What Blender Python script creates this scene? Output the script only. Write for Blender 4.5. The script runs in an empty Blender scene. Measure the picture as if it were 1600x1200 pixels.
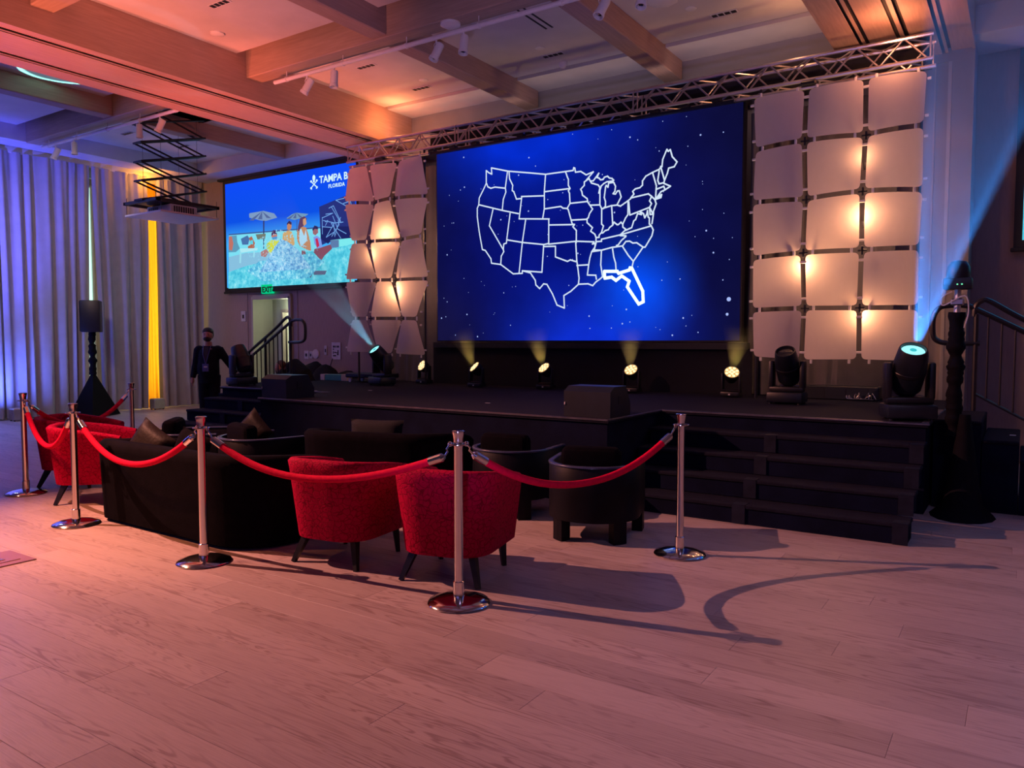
import bpy, bmesh, math, random
from mathutils import Vector, Matrix
from mathutils import noise as mnoise
random.seed(7)
SC=bpy.context.scene; COL=SC.collection
PI=math.pi
# ------------------------------------------------------------------ camera
TH=math.radians(33.648); PT=math.radians(3.235)
cam_d=bpy.data.cameras.new('camera'); cam=bpy.data.objects.new('camera',cam_d); COL.objects.link(cam)
cam_d.sensor_fit='HORIZONTAL'; cam_d.sensor_width=36; cam_d.lens=36*1203/1600; cam_d.clip_end=100; cam_d.clip_start=.05
cam.location=(0,0,1.55); cam.rotation_euler=(PI/2-PT,0,TH)
SC.camera=cam
# ------------------------------------------------------------------ world, exposure
w=bpy.data.worlds.new('world'); SC.world=w; w.use_nodes=True
w.node_tree.nodes['Background'].inputs[0].default_value=(.22,.18,.42,1)
w.node_tree.nodes['Background'].inputs[1].default_value=.075
SC.view_settings.view_transform='Standard'; SC.view_settings.look='None'
SC.view_settings.exposure=.12; SC.view_settings.gamma=1; SC.view_settings.use_curve_mapping=False
cy=SC.cycles
cy.use_denoising=True
cy.max_bounces=6; cy.diffuse_bounces=3; cy.glossy_bounces=3; cy.transmission_bounces=4; cy.volume_bounces=0; cy.transparent_max_bounces=8
cy.sample_clamp_indirect=4; cy.caustics_reflective=False; cy.caustics_refractive=False
cy.volume_step_rate=2
# ------------------------------------------------------------------ lights
def spot(name,loc,target,power,color,ang,blend=.5,size=.05,ring=None):
    d=bpy.data.lights.new(name,'SPOT'); d.energy=power; d.color=color; d.spot_size=math.radians(ang); d.spot_blend=blend; d.shadow_soft_size=size
    o=bpy.data.objects.new(name,d); COL.objects.link(o); o.location=loc
    o.rotation_euler=(Vector(target)-Vector(loc)).to_track_quat('-Z','Y').to_euler()
    if ring:
        d.use_nodes=True; nt=d.node_tree; em=nt.nodes['Emission']
        tc=nt.nodes.new('ShaderNodeTexCoord'); sp=nt.nodes.new('ShaderNodeSeparateXYZ'); nt.links.new(tc.outputs['Normal'],sp.inputs[0])
        def m(op,a,b=None):
            n=nt.nodes.new('ShaderNodeMath'); n.operation=op
            for i,v in ((0,a),(1,b)):
                if v is None: continue
                if isinstance(v,(int,float)): n.inputs[i].default_value=v
                else: nt.links.new(v,n.inputs[i])
            return n.outputs[0]
        r=m('SQRT',m('ADD',m('MULTIPLY',sp.outputs[0],sp.outputs[0]),m('MULTIPLY',sp.outputs[1],sp.outputs[1])))
        t=m('DIVIDE',r,m('ABSOLUTE',sp.outputs[2]))
        mr=nt.nodes.new('ShaderNodeMapRange'); mr.interpolation_type='SMOOTHSTEP'
        T=math.tan(math.radians(ang/2))
        mr.inputs['From Min'].default_value=T*ring; mr.inputs['From Max'].default_value=T*(ring+.14)
        mr.inputs['To Min'].default_value=.05; mr.inputs['To Max'].default_value=1
        nt.links.new(t,mr.inputs[0]); nt.links.new(mr.outputs[0],em.inputs['Strength'])
    return o
def point(name,loc,power,color,size=.06):
    d=bpy.data.lights.new(name,'POINT'); d.energy=power; d.color=color; d.shadow_soft_size=size
    o=bpy.data.objects.new(name,d); COL.objects.link(o); o.location=loc; return o
def area(name,loc,target,power,color,sx,sy):
    d=bpy.data.lights.new(name,'AREA'); d.energy=power; d.color=color; d.shape='RECTANGLE'; d.size=sx; d.size_y=sy
    o=bpy.data.objects.new(name,d); COL.objects.link(o); o.location=loc
    o.rotation_euler=(Vector(target)-Vector(loc)).to_track_quat('-Z','Y').to_euler(); return o
spot('track_key_light',(-9.3,1.9,4.95),(-3.4,4.6,0),3000,(1,.37,.28),78,1,.025)
spot('floor_pool_light',(-8.2,.6,4.9),(-6.5,3.0,0),1250,(1,.30,.11),42,1,.1)
spot('floor_tint_fill',(1.6,1.6,4.95),(.8,4.6,0),190,(.55,.42,.85),85,1,.3)  # unseen violet fill added to tint the floor on the right
spot('salmon_uplight_near',(-9.9,1.4,.3),(-10.0,4.6,5.0),1500,(1,.19,.12),44,1,.1)
spot('salmon_uplight',(-10.35,3.9,.3),(-10.0,8.2,5.0),1500,(1,.17,.11),42,1,.1)
spot('salmon_uplight_bay',(-6.6,1.5,.3),(-8.9,6.0,5.4),1700,(1,.25,.15),50,1,.1)
spot('mauve_ceiling_fill',(-1.0,.5,.3),(-4.6,7.6,5.5),520,(.58,.42,1),66,1,.15)  # no fixture here: added fill to turn the middle ceiling bay mauve
point('tower_top_left_light',(-9.0,9.95,5.25),15,(1,.30,.10),.05)
point('tower_top_right_light',(-2.4,9.6,5.1),7,(1,.42,.2),.05)
point('tower_top_right_light_b',(-1.3,9.2,4.72),18,(1,.34,.15),.05)
for nm,(x,z),e in [('right_tower_lamp_a',(-2.19,2.42),6),('right_tower_lamp_b',(-1.55,1.84),5.5),('right_tower_lamp_c',(-1.57,2.94),6.5),('right_tower_lamp_d',(-1.57,3.6),2.5),
                 ('left_tower_lamp_a',(-8.78,3.3),4.5),('left_tower_lamp_b',(-8.56,2.36),6.5),('left_tower_lamp_c',(-9.08,2.98),3)]:
    point(nm,(x,9.60,z),e*2.2,(1,.47,.23),.05)
BL=(-8.75,9.13,1.42); BLD=(-.22,-.84,1.0); BRT=(-.82,7.74,1.46); BRD=(.24,-.35,1.0)
def along(a,d,t): return tuple(a[i]+d[i]*t for i in range(3))
spot('moving_head_beam_left',BL,along(BL,BLD,3),230,(.30,.70,1),17,.15,.03,ring=.62)
spot('moving_head_beam_right',BRT,along(BRT,BRD,3),2600,(.04,.30,1),22,.15,.03,ring=.70)
spot('ceiling_ring_beam',(-14.0,4.4,.4),(-12.2,6.09,5.58),4500,(.25,1,.85),11,.05,.01,ring=.80)
spot('curtain_blue_wash',(-14.4,4.2,.4),(-16.5,5.7,3.0),3000,(.07,.08,1),60,1,.1)
spot('curtain_fill',(-12.2,5.2,4.6),(-16.5,8.8,2.4),185,(1,.70,.60),75,1,.3)  # warm fill without a fixture, added to brighten the grey curtains
area('curtain_blue_uplight',(-15.9,6.6,.35),(-16.5,6.7,3.2),60,(.10,.16,1),.5,.3)
point('alcove_fill',(-14.05,11.8,2.35),4,(.9,1,.7),.1)  # extra lamp added to lift the doorway, not a fitting of the alcove
area('cove_blue',(-16.5,4.9,5.5),(-16.62,4.9,5.0),150,(.42,.48,1),.06,4.4)
area('stage_wall_wash',(-5.8,10.1,5.03),(-5.8,10.8,5.35),7,(.78,.60,.66),7,.1)
point('cove_amber',(-16.25,10.0,5.14),16,(1,.36,.02),.05)
point('corridor_light',(-13.9,12.8,2.2),130,(.85,1,.62),.2)
point('left_bay_blue',(-14.8,3.6,4.4),22,(.10,.10,1),.3)
point('right_side_blue',(1.3,8.4,4.4),16,(.06,.22,1),.3)
area('fill_from_room',(-2,-3.5,3.6),(-6,6,1.0),26,(.36,.28,1),7,3)
# ------------------------------------------------------------------ materials
def mat(name,col,rough=.5,metal=0,vary=.08,scale=8,bump=0,bscale=60,stretch=None,emit=None,estr=0,spec=.5,trans=0,sheen=0,coat=0):
    m=bpy.data.materials.new(name); m.use_nodes=True; nt=m.node_tree; b=nt.nodes['Principled BSDF']
    b.inputs['Roughness'].default_value=rough; b.inputs['Metallic'].default_value=metal
    b.inputs['Specular IOR Level'].default_value=spec
    if trans: b.inputs['Transmission Weight'].default_value=trans
    if sheen: b.inputs['Sheen Weight'].default_value=sheen
    if coat: b.inputs['Coat Weight'].default_value=coat
    tc=nt.nodes.new('ShaderNodeTexCoord'); mp=nt.nodes.new('ShaderNodeMapping'); nt.links.new(tc.outputs['Object'],mp.inputs[0])
    if stretch: mp.inputs['Scale'].default_value=stretch
    n=nt.nodes.new('ShaderNodeTexNoise'); n.inputs['Scale'].default_value=scale; n.inputs['Detail'].default_value=4
    nt.links.new(mp.outputs[0],n.inputs['Vector'])
    r=nt.nodes.new('ShaderNodeValToRGB'); nt.links.new(n.outputs['Fac'],r.inputs[0])
    r.color_ramp.elements[0].position=.3; r.color_ramp.elements[1].position=.7
    r.color_ramp.elements[0].color=tuple(c*(1-vary) for c in col)+(1,); r.color_ramp.elements[1].color=tuple(min(1,c*(1+vary)) for c in col)+(1,)
    nt.links.new(r.outputs[0],b.inputs['Base Color'])
    if bump:
        n2=nt.nodes.new('ShaderNodeTexNoise'); n2.inputs['Scale'].default_value=bscale; nt.links.new(mp.outputs[0],n2.inputs['Vector'])
        bp=nt.nodes.new('ShaderNodeBump'); bp.inputs['Strength'].default_value=bump; bp.inputs['Distance'].default_value=.01
        nt.links.new(n2.outputs['Fac'],bp.inputs['Height']); nt.links.new(bp.outputs[0],b.inputs['Normal'])
    if emit:
        b.inputs['Emission Color'].default_value=tuple(emit)+(1,); b.inputs['Emission Strength'].default_value=estr
    return m
def emis(name,col,s=1):
    m=bpy.data.materials.new(name); m.use_nodes=True; nt=m.node_tree; nt.nodes.remove(nt.nodes['Principled BSDF'])
    e=nt.nodes.new('ShaderNodeEmission'); e.inputs[0].default_value=tuple(col)+(1,); e.inputs[1].default_value=s
    nt.links.new(e.outputs[0],nt.nodes['Material Output'].inputs[0]); return m
def srgb(r,g,b):
    f=lambda c:(c/255/12.92) if c<=10 else (((c/255)+.055)/1.055)**2.4
    return (f(r),f(g),f(b))
M={}
M['chrome']=mat('polished_chrome',(.72,.70,.69),.12,1,.03)
M['rope']=mat('red_velvet',(.72,.0015,.045),.8,0,.1,40,.3,300,spec=.08)
M['black_fabric']=mat('black_fabric',(.006,.006,.010),.8,0,.25,20,.4,220,spec=.25)
M['black_velvet']=mat('black_velvet',(.0028,.0022,.0045),.9,0,.35,14,.35,180,spec=.05)
M['black_wood']=mat('black_lacquered_wood',(.004,.004,.008),.5,0,.2,6,spec=.15)
M['rim_wood']=mat('blue_reflection_rim',(.05,.06,.12),.25,0,.2,6)  # black rim; blue stage light reflecting on it is put into the base colour
M['carpet']=mat('black_stage_carpet',(.007,.0075,.020),.85,0,.3,30,.5,400,spec=.2)
M['skirt']=mat('haze_tinted_skirt',(.004,.006,.022),.9,0,.3,4,.3,160,spec=.1)  # cloth is black; the blue veil of room haze is mixed into its colour
M['edge_tape']=mat('worn_black_edging',(.011,.013,.028),.6,0,.3,12,spec=.15)
M['alu']=mat('aluminium',(.62,.58,.58),.36,1,.08,10)
M['edge_metal']=mat('stage_edge_metal',(.20,.20,.26),.4,1,.2,10)
M['plastic']=mat('black_plastic',(.008,.008,.012),.42,0,.2,12)
M['plastic_grey']=mat('dark_grey_housing',(.006,.009,.018),.42,0,.2,12)
M['grille']=mat('speaker_grille',(.016,.018,.024),.6,0,.3,200,.5,500)
M['white_paint']=mat('white_paint',(.75,.73,.72),.45,0,.04)
M['ceil']=mat('ceiling_paint',(.62,.58,.57),.8,0,.05,3)
M['ceil_dark']=mat('ceiling_void',(.04,.035,.035),.9)
M['wood_beam']=mat('veneered_beam',(.42,.275,.22),.55,0,.10,3,stretch=(14,1,14))
M['wood_beam_x']=mat('veneered_cross_beam',(.40,.29,.21),.55,0,.10,3,stretch=(1,14,14))
M['wall']=mat('taupe_wall_panel',(.36,.27,.25),.6,0,.06,6,.1,90,stretch=(6,6,1))
M['wall_grey']=mat('grey_wall',(.26,.23,.245),.7,0,.05,4)
M['wall_pale']=mat('pale_plaster',(.42,.38,.38),.7,0,.05,4)
M['curtain']=mat('grey_curtain',(.42,.39,.42),.8,0,.06,5,.2,200,spec=.2)
M['gold']=mat('golden_yellow_curtain',(.95,.5,.02),.7,0,.12,12,.3,90)
M['drape']=mat('grey_pipe_drape',(.09,.085,.10),.85,0,.1,5,.2,150)
M['black_drape']=mat('black_backdrop_cloth',(.0025,.0035,.012),.9,0,.2,5,.2,150)
M['cream']=mat('cream_door_paint',(.44,.44,.38),.5,0,.03)
M['rail']=mat('black_handrail_paint',(.012,.013,.02),.35,0,.2,12)
M['paper']=mat('white_paper',(.6,.6,.68),.7)
M['ink']=mat('black_ink',(.01,.01,.012),.6)
M['skin']=mat('skin',(.50,.22,.17),.5,0,.06,20)
M['hair']=mat('dark_hair',(.02,.012,.01),.6,0,.3,60,.6,200)
M['brown_hair']=mat('brown_hair',(.08,.03,.022),.6,0,.3,60,.6,200)
M['suit']=mat('dark_navy_suit',(.006,.007,.014),.8,0,.2,30,.3,300,spec=.15)
M['shirt']=mat('dark_shirt',(.02,.02,.035),.7)
M['badge']=mat('blue_badge',(.08,.09,.3),.4)
M['white_plastic']=mat('white_plastic',(.6,.58,.6),.4)
M['chair_leg']=mat('dark_chair_leg',(.008,.006,.008),.4)
M['brass']=mat('brass_trim',(.6,.4,.2),.3,1)
M['brown_cushion']=mat('brown_satin_cushion',(.007,.0035,.004),.55,0,.2,10,.2,40,spec=.15)
M['plum_plate']=mat('plum_floor_plate',(.28,.14,.15),.4,0,.06)
M['teal_box']=mat('teal_box',(.05,.30,.27),.5)
M['scrim']=mat('black_stretch_scrim',(.005,.005,.008),.85,0,.2,20,.2,200,spec=.1)
# red damask
def damask():
    m=mat('red_damask',(.5,.01,.03),.75,0,.05,10,spec=.06); nt=m.node_tree; b=nt.nodes['Principled BSDF']
    tc=nt.nodes.new('ShaderNodeTexCoord')
    n0=nt.nodes.new('ShaderNodeTexNoise'); n0.inputs['Scale'].default_value=14; n0.inputs['Detail'].default_value=1
    nt.links.new(tc.outputs['Object'],n0.inputs['Vector'])
    mx=nt.nodes.new('ShaderNodeMix'); mx.data_type='RGBA'; mx.inputs[0].default_value=.06
    nt.links.new(tc.outputs['Object'],mx.inputs[6]); nt.links.new(n0.outputs['Color'],mx.inputs[7])
    v=nt.nodes.new('ShaderNodeTexVoronoi'); v.feature='DISTANCE_TO_EDGE'; v.inputs['Scale'].default_value=27; nt.links.new(mx.outputs[2],v.inputs['Vector'])
    v2=nt.nodes.new('ShaderNodeTexVoronoi'); v2.feature='F1'; v2.inputs['Scale'].default_value=27; nt.links.new(mx.outputs[2],v2.inputs['Vector'])
    s=nt.nodes.new('ShaderNodeMath'); s.operation='SINE'; mu=nt.nodes.new('ShaderNodeMath'); mu.operation='MULTIPLY'; mu.inputs[1].default_value=26
    nt.links.new(v2.outputs['Distance'],mu.inputs[0]); nt.links.new(mu.outputs[0],s.inputs[0])
    r1=nt.nodes.new('ShaderNodeMapRange'); r1.inputs[1].default_value=0; r1.inputs[2].default_value=.09; nt.links.new(v.outputs['Distance'],r1.inputs[0])
    r2=nt.nodes.new('ShaderNodeMapRange'); r2.inputs[1].default_value=-1; r2.inputs[2].default_value=.2; r2.inputs[3].default_value=.75; nt.links.new(s.outputs[0],r2.inputs[0])
    mm=nt.nodes.new('ShaderNodeMath'); mm.operation='MULTIPLY'; nt.links.new(r1.outputs[0],mm.inputs[0]); nt.links.new(r2.outputs[0],mm.inputs[1])
    cr=nt.nodes.new('ShaderNodeValToRGB'); nt.links.new(mm.outputs[0],cr.inputs[0])
    cr.color_ramp.elements[0].color=(.20,.0004,.018,1); cr.color_ramp.elements[1].color=(.46,.001,.045,1)
    nt.links.new(cr.outputs[0],b.inputs['Base Color'])
    bp=nt.nodes.new('ShaderNodeBump'); bp.inputs['Strength'].default_value=.5; bp.inputs['Distance'].default_value=.004
    nt.links.new(mm.outputs[0],bp.inputs['Height']); nt.links.new(bp.outputs[0],b.inputs['Normal']); return m
M['damask']=damask()
def gold_mat():
    m=M['gold']; nt=m.node_tree; b=nt.nodes['Principled BSDF']; t=nt.nodes.new('ShaderNodeBsdfTranslucent'); t.inputs[0].default_value=(1,.55,.03,1)
    mx=nt.nodes.new('ShaderNodeMixShader'); mx.inputs[0].default_value=.65; nt.links.new(b.outputs[0],mx.inputs[1]); nt.links.new(t.outputs[0],mx.inputs[2]); nt.links.new(mx.outputs[0],nt.nodes['Material Output'].inputs[0])
gold_mat()
def planks_mat():
    m=bpy.data.materials.new('oak_floor'); m.use_nodes=True; nt=m.node_tree; b=nt.nodes['Principled BSDF']
    at=nt.nodes.new('ShaderNodeAttribute'); at.attribute_name='tone'
    tc=nt.nodes.new('ShaderNodeTexCoord')
    ad=nt.nodes.new('ShaderNodeVectorMath'); ad.operation='MULTIPLY_ADD'
    cb=nt.nodes.new('ShaderNodeCombineXYZ')
    ml=nt.nodes.new('ShaderNodeMath'); ml.operation='MULTIPLY'; ml.inputs[1].default_value=37; nt.links.new(at.outputs['Fac'],ml.inputs[0])
    nt.links.new(ml.outputs[0],cb.inputs[0]); nt.links.new(ml.outputs[0],cb.inputs[2])
    nt.links.new(tc.outputs['Object'],ad.inputs[0]); ad.inputs[1].default_value=(.55,6,6); nt.links.new(cb.outputs[0],ad.inputs[2])
    n=nt.nodes.new('ShaderNodeTexNoise'); n.inputs['Scale'].default_value=1.6; n.inputs['Detail'].default_value=3; n.inputs['Distortion'].default_value=.6
    nt.links.new(ad.outputs[0],n.inputs['Vector'])
    mu=nt.nodes.new('ShaderNodeMath'); mu.operation='MULTIPLY'; mu.inputs[1].default_value=75; nt.links.new(n.outputs['Fac'],mu.inputs[0])
    s=nt.nodes.new('ShaderNodeMath'); s.operation='SINE'; nt.links.new(mu.outputs[0],s.inputs[0])
    g=nt.nodes.new('ShaderNodeMapRange'); g.inputs[1].default_value=.35; g.inputs[2].default_value=1; nt.links.new(s.outputs[0],g.inputs[0])
    # fine fibre
    mp=nt.nodes.new('ShaderNodeMapping'); mp.inputs['Scale'].default_value=(3,70,70); nt.links.new(tc.outputs['Object'],mp.inputs[0])
    f=nt.nodes.new('ShaderNodeTexNoise'); f.inputs['Scale'].default_value=2; f.inputs['Detail'].default_value=3; nt.links.new(mp.outputs[0],f.inputs['Vector'])
    big=nt.nodes.new('ShaderNodeTexNoise'); big.inputs['Scale'].default_value=.9; nt.links.new(ad.outputs[0],big.inputs['Vector'])
    gb=nt.nodes.new('ShaderNodeMath'); gb.operation='MULTIPLY'; nt.links.new(g.outputs[0],gb.inputs[0])
    bm=nt.nodes.new('ShaderNodeMapRange'); bm.inputs[1].default_value=.36; bm.inputs[2].default_value=.58; nt.links.new(big.outputs['Fac'],bm.inputs[0]); nt.links.new(bm.outputs[0],gb.inputs[1])
    c1=nt.nodes.new('ShaderNodeValToRGB'); nt.links.new(at.outputs['Fac'],c1.inputs[0])
    c1.color_ramp.elements[0].color=(.41,.325,.31,1); c1.color_ramp.elements[1].color=(.52,.42,.40,1)
    mx=nt.nodes.new('ShaderNodeMix'); mx.data_type='RGBA'; mx.blend_type='MULTIPLY'
    nt.links.new(c1.outputs[0],mx.inputs[6]); mx.inputs[7].default_value=(.52,.44,.44,1)
    gm=nt.nodes.new('ShaderNodeMath'); gm.operation='MULTIPLY'; gm.inputs[1].default_value=.7; nt.links.new(gb.outputs[0],gm.inputs[0]); nt.links.new(gm.outputs[0],mx.inputs[0])
    mx2=nt.nodes.new('ShaderNodeMix'); mx2.data_type='RGBA'; mx2.blend_type='MULTIPLY'; mx2.inputs[0].default_value=.5
    fr=nt.nodes.new('ShaderNodeMapRange'); fr.inputs[1].default_value=.35; fr.inputs[2].default_value=.6; fr.inputs[3].default_value=.78; nt.links.new(f.outputs['Fac'],fr.inputs[0])
    nt.links.new(mx.outputs[2],mx2.inputs[6]); nt.links.new(fr.outputs[0],mx2.inputs[7])
    nt.links.new(mx2.outputs[2],b.inputs['Base Color']); b.inputs['Roughness'].default_value=.42; b.inputs['Specular IOR Level'].default_value=.35
    bp=nt.nodes.new('ShaderNodeBump'); bp.inputs['Strength'].default_value=.25; bp.inputs['Distance'].default_value=.002
    nt.links.new(f.outputs['Fac'],bp.inputs['Height']); nt.links.new(bp.outputs[0],b.inputs['Normal']); return m
M['oak']=planks_mat()
def panel_mat():
    m=bpy.data.materials.new('white_translucent_panel'); m.use_nodes=True; nt=m.node_tree; b=nt.nodes['Principled BSDF']
    b.inputs['Base Color'].default_value=(.78,.72,.70,1); b.inputs['Roughness'].default_value=.55
    n=nt.nodes.new('ShaderNodeTexNoise'); n.inputs['Scale'].default_value=6
    cr=nt.nodes.new('ShaderNodeValToRGB'); cr.color_ramp.elements[0].color=(.66,.60,.60,1); cr.color_ramp.elements[1].color=(.74,.68,.68,1); nt.links.new(n.outputs['Fac'],cr.inputs[0]); nt.links.new(cr.outputs[0],b.inputs['Base Color'])
    t=nt.nodes.new('ShaderNodeBsdfTranslucent'); t.inputs[0].default_value=(.95,.8,.7,1)
    mx=nt.nodes.new('ShaderNodeMixShader'); mx.inputs[0].default_value=.42
    nt.links.new(b.outputs[0],mx.inputs[1]); nt.links.new(t.outputs[0],mx.inputs[2]); nt.links.new(mx.outputs[0],nt.nodes['Material Output'].inputs[0]); return m
M['panel']=panel_mat()
def haze_mat(name,dens,col=(.9,.95,1),ln=None):
    m=bpy.data.materials.new(name); m.use_nodes=True; nt=m.node_tree; nt.nodes.remove(nt.nodes['Principled BSDF'])
    v=nt.nodes.new('ShaderNodeVolumeScatter'); v.inputs['Color'].default_value=col+(1,); v.inputs['Density'].default_value=dens; v.inputs['Anisotropy'].default_value=.1
    if ln:
        tc=nt.nodes.new('ShaderNodeTexCoord'); sp=nt.nodes.new('ShaderNodeSeparateXYZ'); nt.links.new(tc.outputs['Object'],sp.inputs[0])
        mr=nt.nodes.new('ShaderNodeMapRange'); mr.interpolation_type='SMOOTHSTEP'; mr.inputs[1].default_value=0; mr.inputs[2].default_value=ln; mr.inputs[3].default_value=dens; mr.inputs[4].default_value=0
        nt.links.new(sp.outputs[2],mr.inputs[0]); nt.links.new(mr.outputs[0],v.inputs['Density'])
    nt.links.new(v.outputs[0],nt.nodes['Material Output'].inputs['Volume']); return m
# ------------------------------------------------------------------ mesh builder
class MB:
    def __init__(s): s.v=[]; s.f=[]
    def add(s,vs,fs,Mx=None):
        o=len(s.v)
        s.v+= [tuple(Mx@Vector(v)) for v in vs] if Mx else [tuple(v) for v in vs]
        s.f+= [tuple(i+o for i in f) for f in fs]; return s
    def box(s,x0,x1,y0,y1,z0,z1,Mx=None):
        vs=[(x,y,z) for x in (x0,x1) for y in (y0,y1) for z in (z0,z1)]
        return s.add(vs,[(0,1,3,2),(4,6,7,5),(0,4,5,1),(2,3,7,6),(0,2,6,4),(1,5,7,3)],Mx)
    def rbox(s,x0,x1,y0,y1,z0,z1,r=.02,seg=2,Mx=None):
        bm=bmesh.new(); bmesh.ops.create_cube(bm,size=1)
        for v in bm.verts: v.co=Vector(((x0+x1)/2+v.co.x*(x1-x0),(y0+y1)/2+v.co.y*(y1-y0),(z0+z1)/2+v.co.z*(z1-z0)))
        bmesh.ops.bevel(bm,geom=bm.edges[:],offset=r,segments=seg,profile=.5,affect='EDGES')
        bm.verts.index_update(); s.add([v.co[:] for v in bm.verts],[[v.index for v in f.verts] for f in bm.faces],Mx); bm.free(); return s
    def tube(s,pts,r,n=8,closed=False,Mx=None):
        P=[Vector(p) for p in pts]; k=len(P); R=r if isinstance(r,(list,tuple)) else [r]*k
        vs=[]; up=None
        for i in range(k):
            a=P[i-1] if (i>0 or closed) else P[i]; b=P[(i+1)%k] if (i<k-1 or closed) else P[i]
            t=(b-a).normalized()
            if up is None:
                up=Vector((0,0,1)) if abs(t.z)<.9 else Vector((0,1,0))
            u=(up-t*up.dot(t)).normalized(); up=u; w_=t.cross(u)
            for j in range(n):
                an=2*PI*j/n; vs.append(P[i]+(u*math.cos(an)+w_*math.sin(an))*R[i])
        fs=[]
        for i in range(k if closed else k-1):
            for j in range(n):
                a=i*n+j; b=i*n+(j+1)%n; c=((i+1)%k)*n+(j+1)%n; d=((i+1)%k)*n+j; fs.append((a,b,c,d))
        if not closed: fs+= [tuple(range(n))[::-1],tuple((k-1)*n+j for j in range(n))]
        return s.add(vs,fs,Mx)
    def lathe(s,prof,n=24,c=(0,0,0),Mx=None):
        vs=[];k=len(prof)
        for r,z in prof:
            for j in range(n):
                an=2*PI*j/n; vs.append((c[0]+r*math.cos(an),c[1]+r*math.sin(an),c[2]+z))
        fs=[(i*n+j,i*n+(j+1)%n,(i+1)*n+(j+1)%n,(i+1)*n+j) for i in range(k-1) for j in range(n)]
        fs+= [tuple(range(n))[::-1],tuple((k-1)*n+j for j in range(n))]
        return s.add(vs,fs,Mx)
    def prism(s,poly,z0,z1,Mx=None):
        n=len(poly); vs=[(x,y,z0) for x,y in poly]+[(x,y,z1) for x,y in poly]
        fs=[tuple(range(n))[::-1],tuple(range(n,2*n))]+[(i,(i+1)%n,n+(i+1)%n,n+i) for i in range(n)]
        return s.add(vs,fs,Mx)
    def ball(s,c,r,n=12,m=8,Mx=None):
        rx,ry,rz=r if isinstance(r,(tuple,list)) else (r,r,r)
        vs=[];
        for i in range(m+1):
            ph=PI*i/m
            for j in range(n):
                an=2*PI*j/n; vs.append((c[0]+rx*math.sin(ph)*math.cos(an),c[1]+ry*math.sin(ph)*math.sin(an),c[2]+rz*math.cos(ph)))
        fs=[(i*n+j,(i+1)*n+j,(i+1)*n+(j+1)%n,i*n+(j+1)%n) for i in range(m) for j in range(n)]
        return s.add(vs,fs,Mx)
    def mesh(s,name,smooth=28):
        me=bpy.data.meshes.new(name); me.from_pydata([tuple(v) for v in s.v],[],s.f); me.validate(); me.update()
        if smooth:
            me.polygons.foreach_set('use_smooth',[True]*len(me.polygons))
            try: me.set_sharp_from_angle(angle=math.radians(smooth))
            except Exception: pass
        return me
def inst(name,me,parent=None,loc=(0,0,0),rot=(0,0,0)):
    o=bpy.data.objects.new(name,me); COL.objects.link(o); o.parent=parent; o.location=loc; o.rotation_euler=rot; return o
def part(name,mb,mt,parent,smooth=28,loc=(0,0,0),rot=(0,0,0),label=None,kind=None):
    me=mb.mesh(name,smooth); me.materials.append(M[mt] if isinstance(mt,str) else mt)
    o=inst(name,me,parent,loc,rot)
    if label: o['label']=label
    if kind: o['kind']=kind
    return o
def thing(name,label,cat,loc=(0,0,0),rz=0,group=None):
    o=bpy.data.objects.new(name,None); COL.objects.link(o); o.location=loc; o.rotation_euler=(0,0,rz); o.empty_display_size=.1
    o['label']=label; o['category']=cat
    if group: o['group']=group
    return o
def tag(o,label,cat,group=None):
    o['label']=label; o['category']=cat
    if group: o['group']=group
    return o
def struct(name,mb,mt,parent=None,smooth=0):
    me=mb.mesh(name,smooth); me.materials.append(M[mt] if isinstance(mt,str) else mt); o=inst(name,me,parent)
    if parent is None: o['kind']='structure'
    return o
def sroot(name,loc=(0,0,0)):
    o=bpy.data.objects.new(name,None); COL.objects.link(o); o.location=loc; o['kind']='structure'; return o
def dup(root,loc,rz,label,group=None):
    r=root.copy(); COL.objects.link(r); r.location=loc; r.rotation_euler=(0,0,rz); r['label']=label
    if group: r['group']=group
    for c in list(root.children):
        d=c.copy(); COL.objects.link(d); d.parent=r
        for g in list(c.children):
            e=g.copy(); COL.objects.link(e); e.parent=d
    return r
def catmull(pts,k=6,closed=False):
    out=[]; n=len(pts); P=[Vector(p) for p in pts]
    for i in range(n if closed else n-1):
        p0=P[(i-1)%n] if (closed or i>0) else P[i]; p1=P[i]; p2=P[(i+1)%n]; p3=P[(i+2)%n] if (closed or i+2<n) else P[(i+1)%n]
        for j in range(k):
            t=j/k; out.append(.5*((2*p1)+(-p0+p2)*t+(2*p0-5*p1+4*p2-p3)*t*t+(-p0+3*p1-3*p2+p3)*t**3))
    if not closed: out.append(P[-1])
    return out
def text(name,body,size,mt,parent,loc,rot=(PI/2,0,0),depth=.002,bold=.0,spacing=1):
    c=bpy.data.curves.new(name,'FONT'); c.body=body; c.size=size; c.extrude=depth; c.offset=bold; c.resolution_u=3; c.space_character=spacing
    o=bpy.data.objects.new(name,c); COL.objects.link(o)
    bpy.context.view_layer.update()
    me=bpy.data.meshes.new_from_object(o.evaluated_get(bpy.context.evaluated_depsgraph_get()))
    bpy.data.objects.remove(o); me.name=name; me.materials.clear(); me.materials.append(M[mt] if isinstance(mt,str) else mt)
    return inst(name,me,parent,loc,rot)
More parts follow.
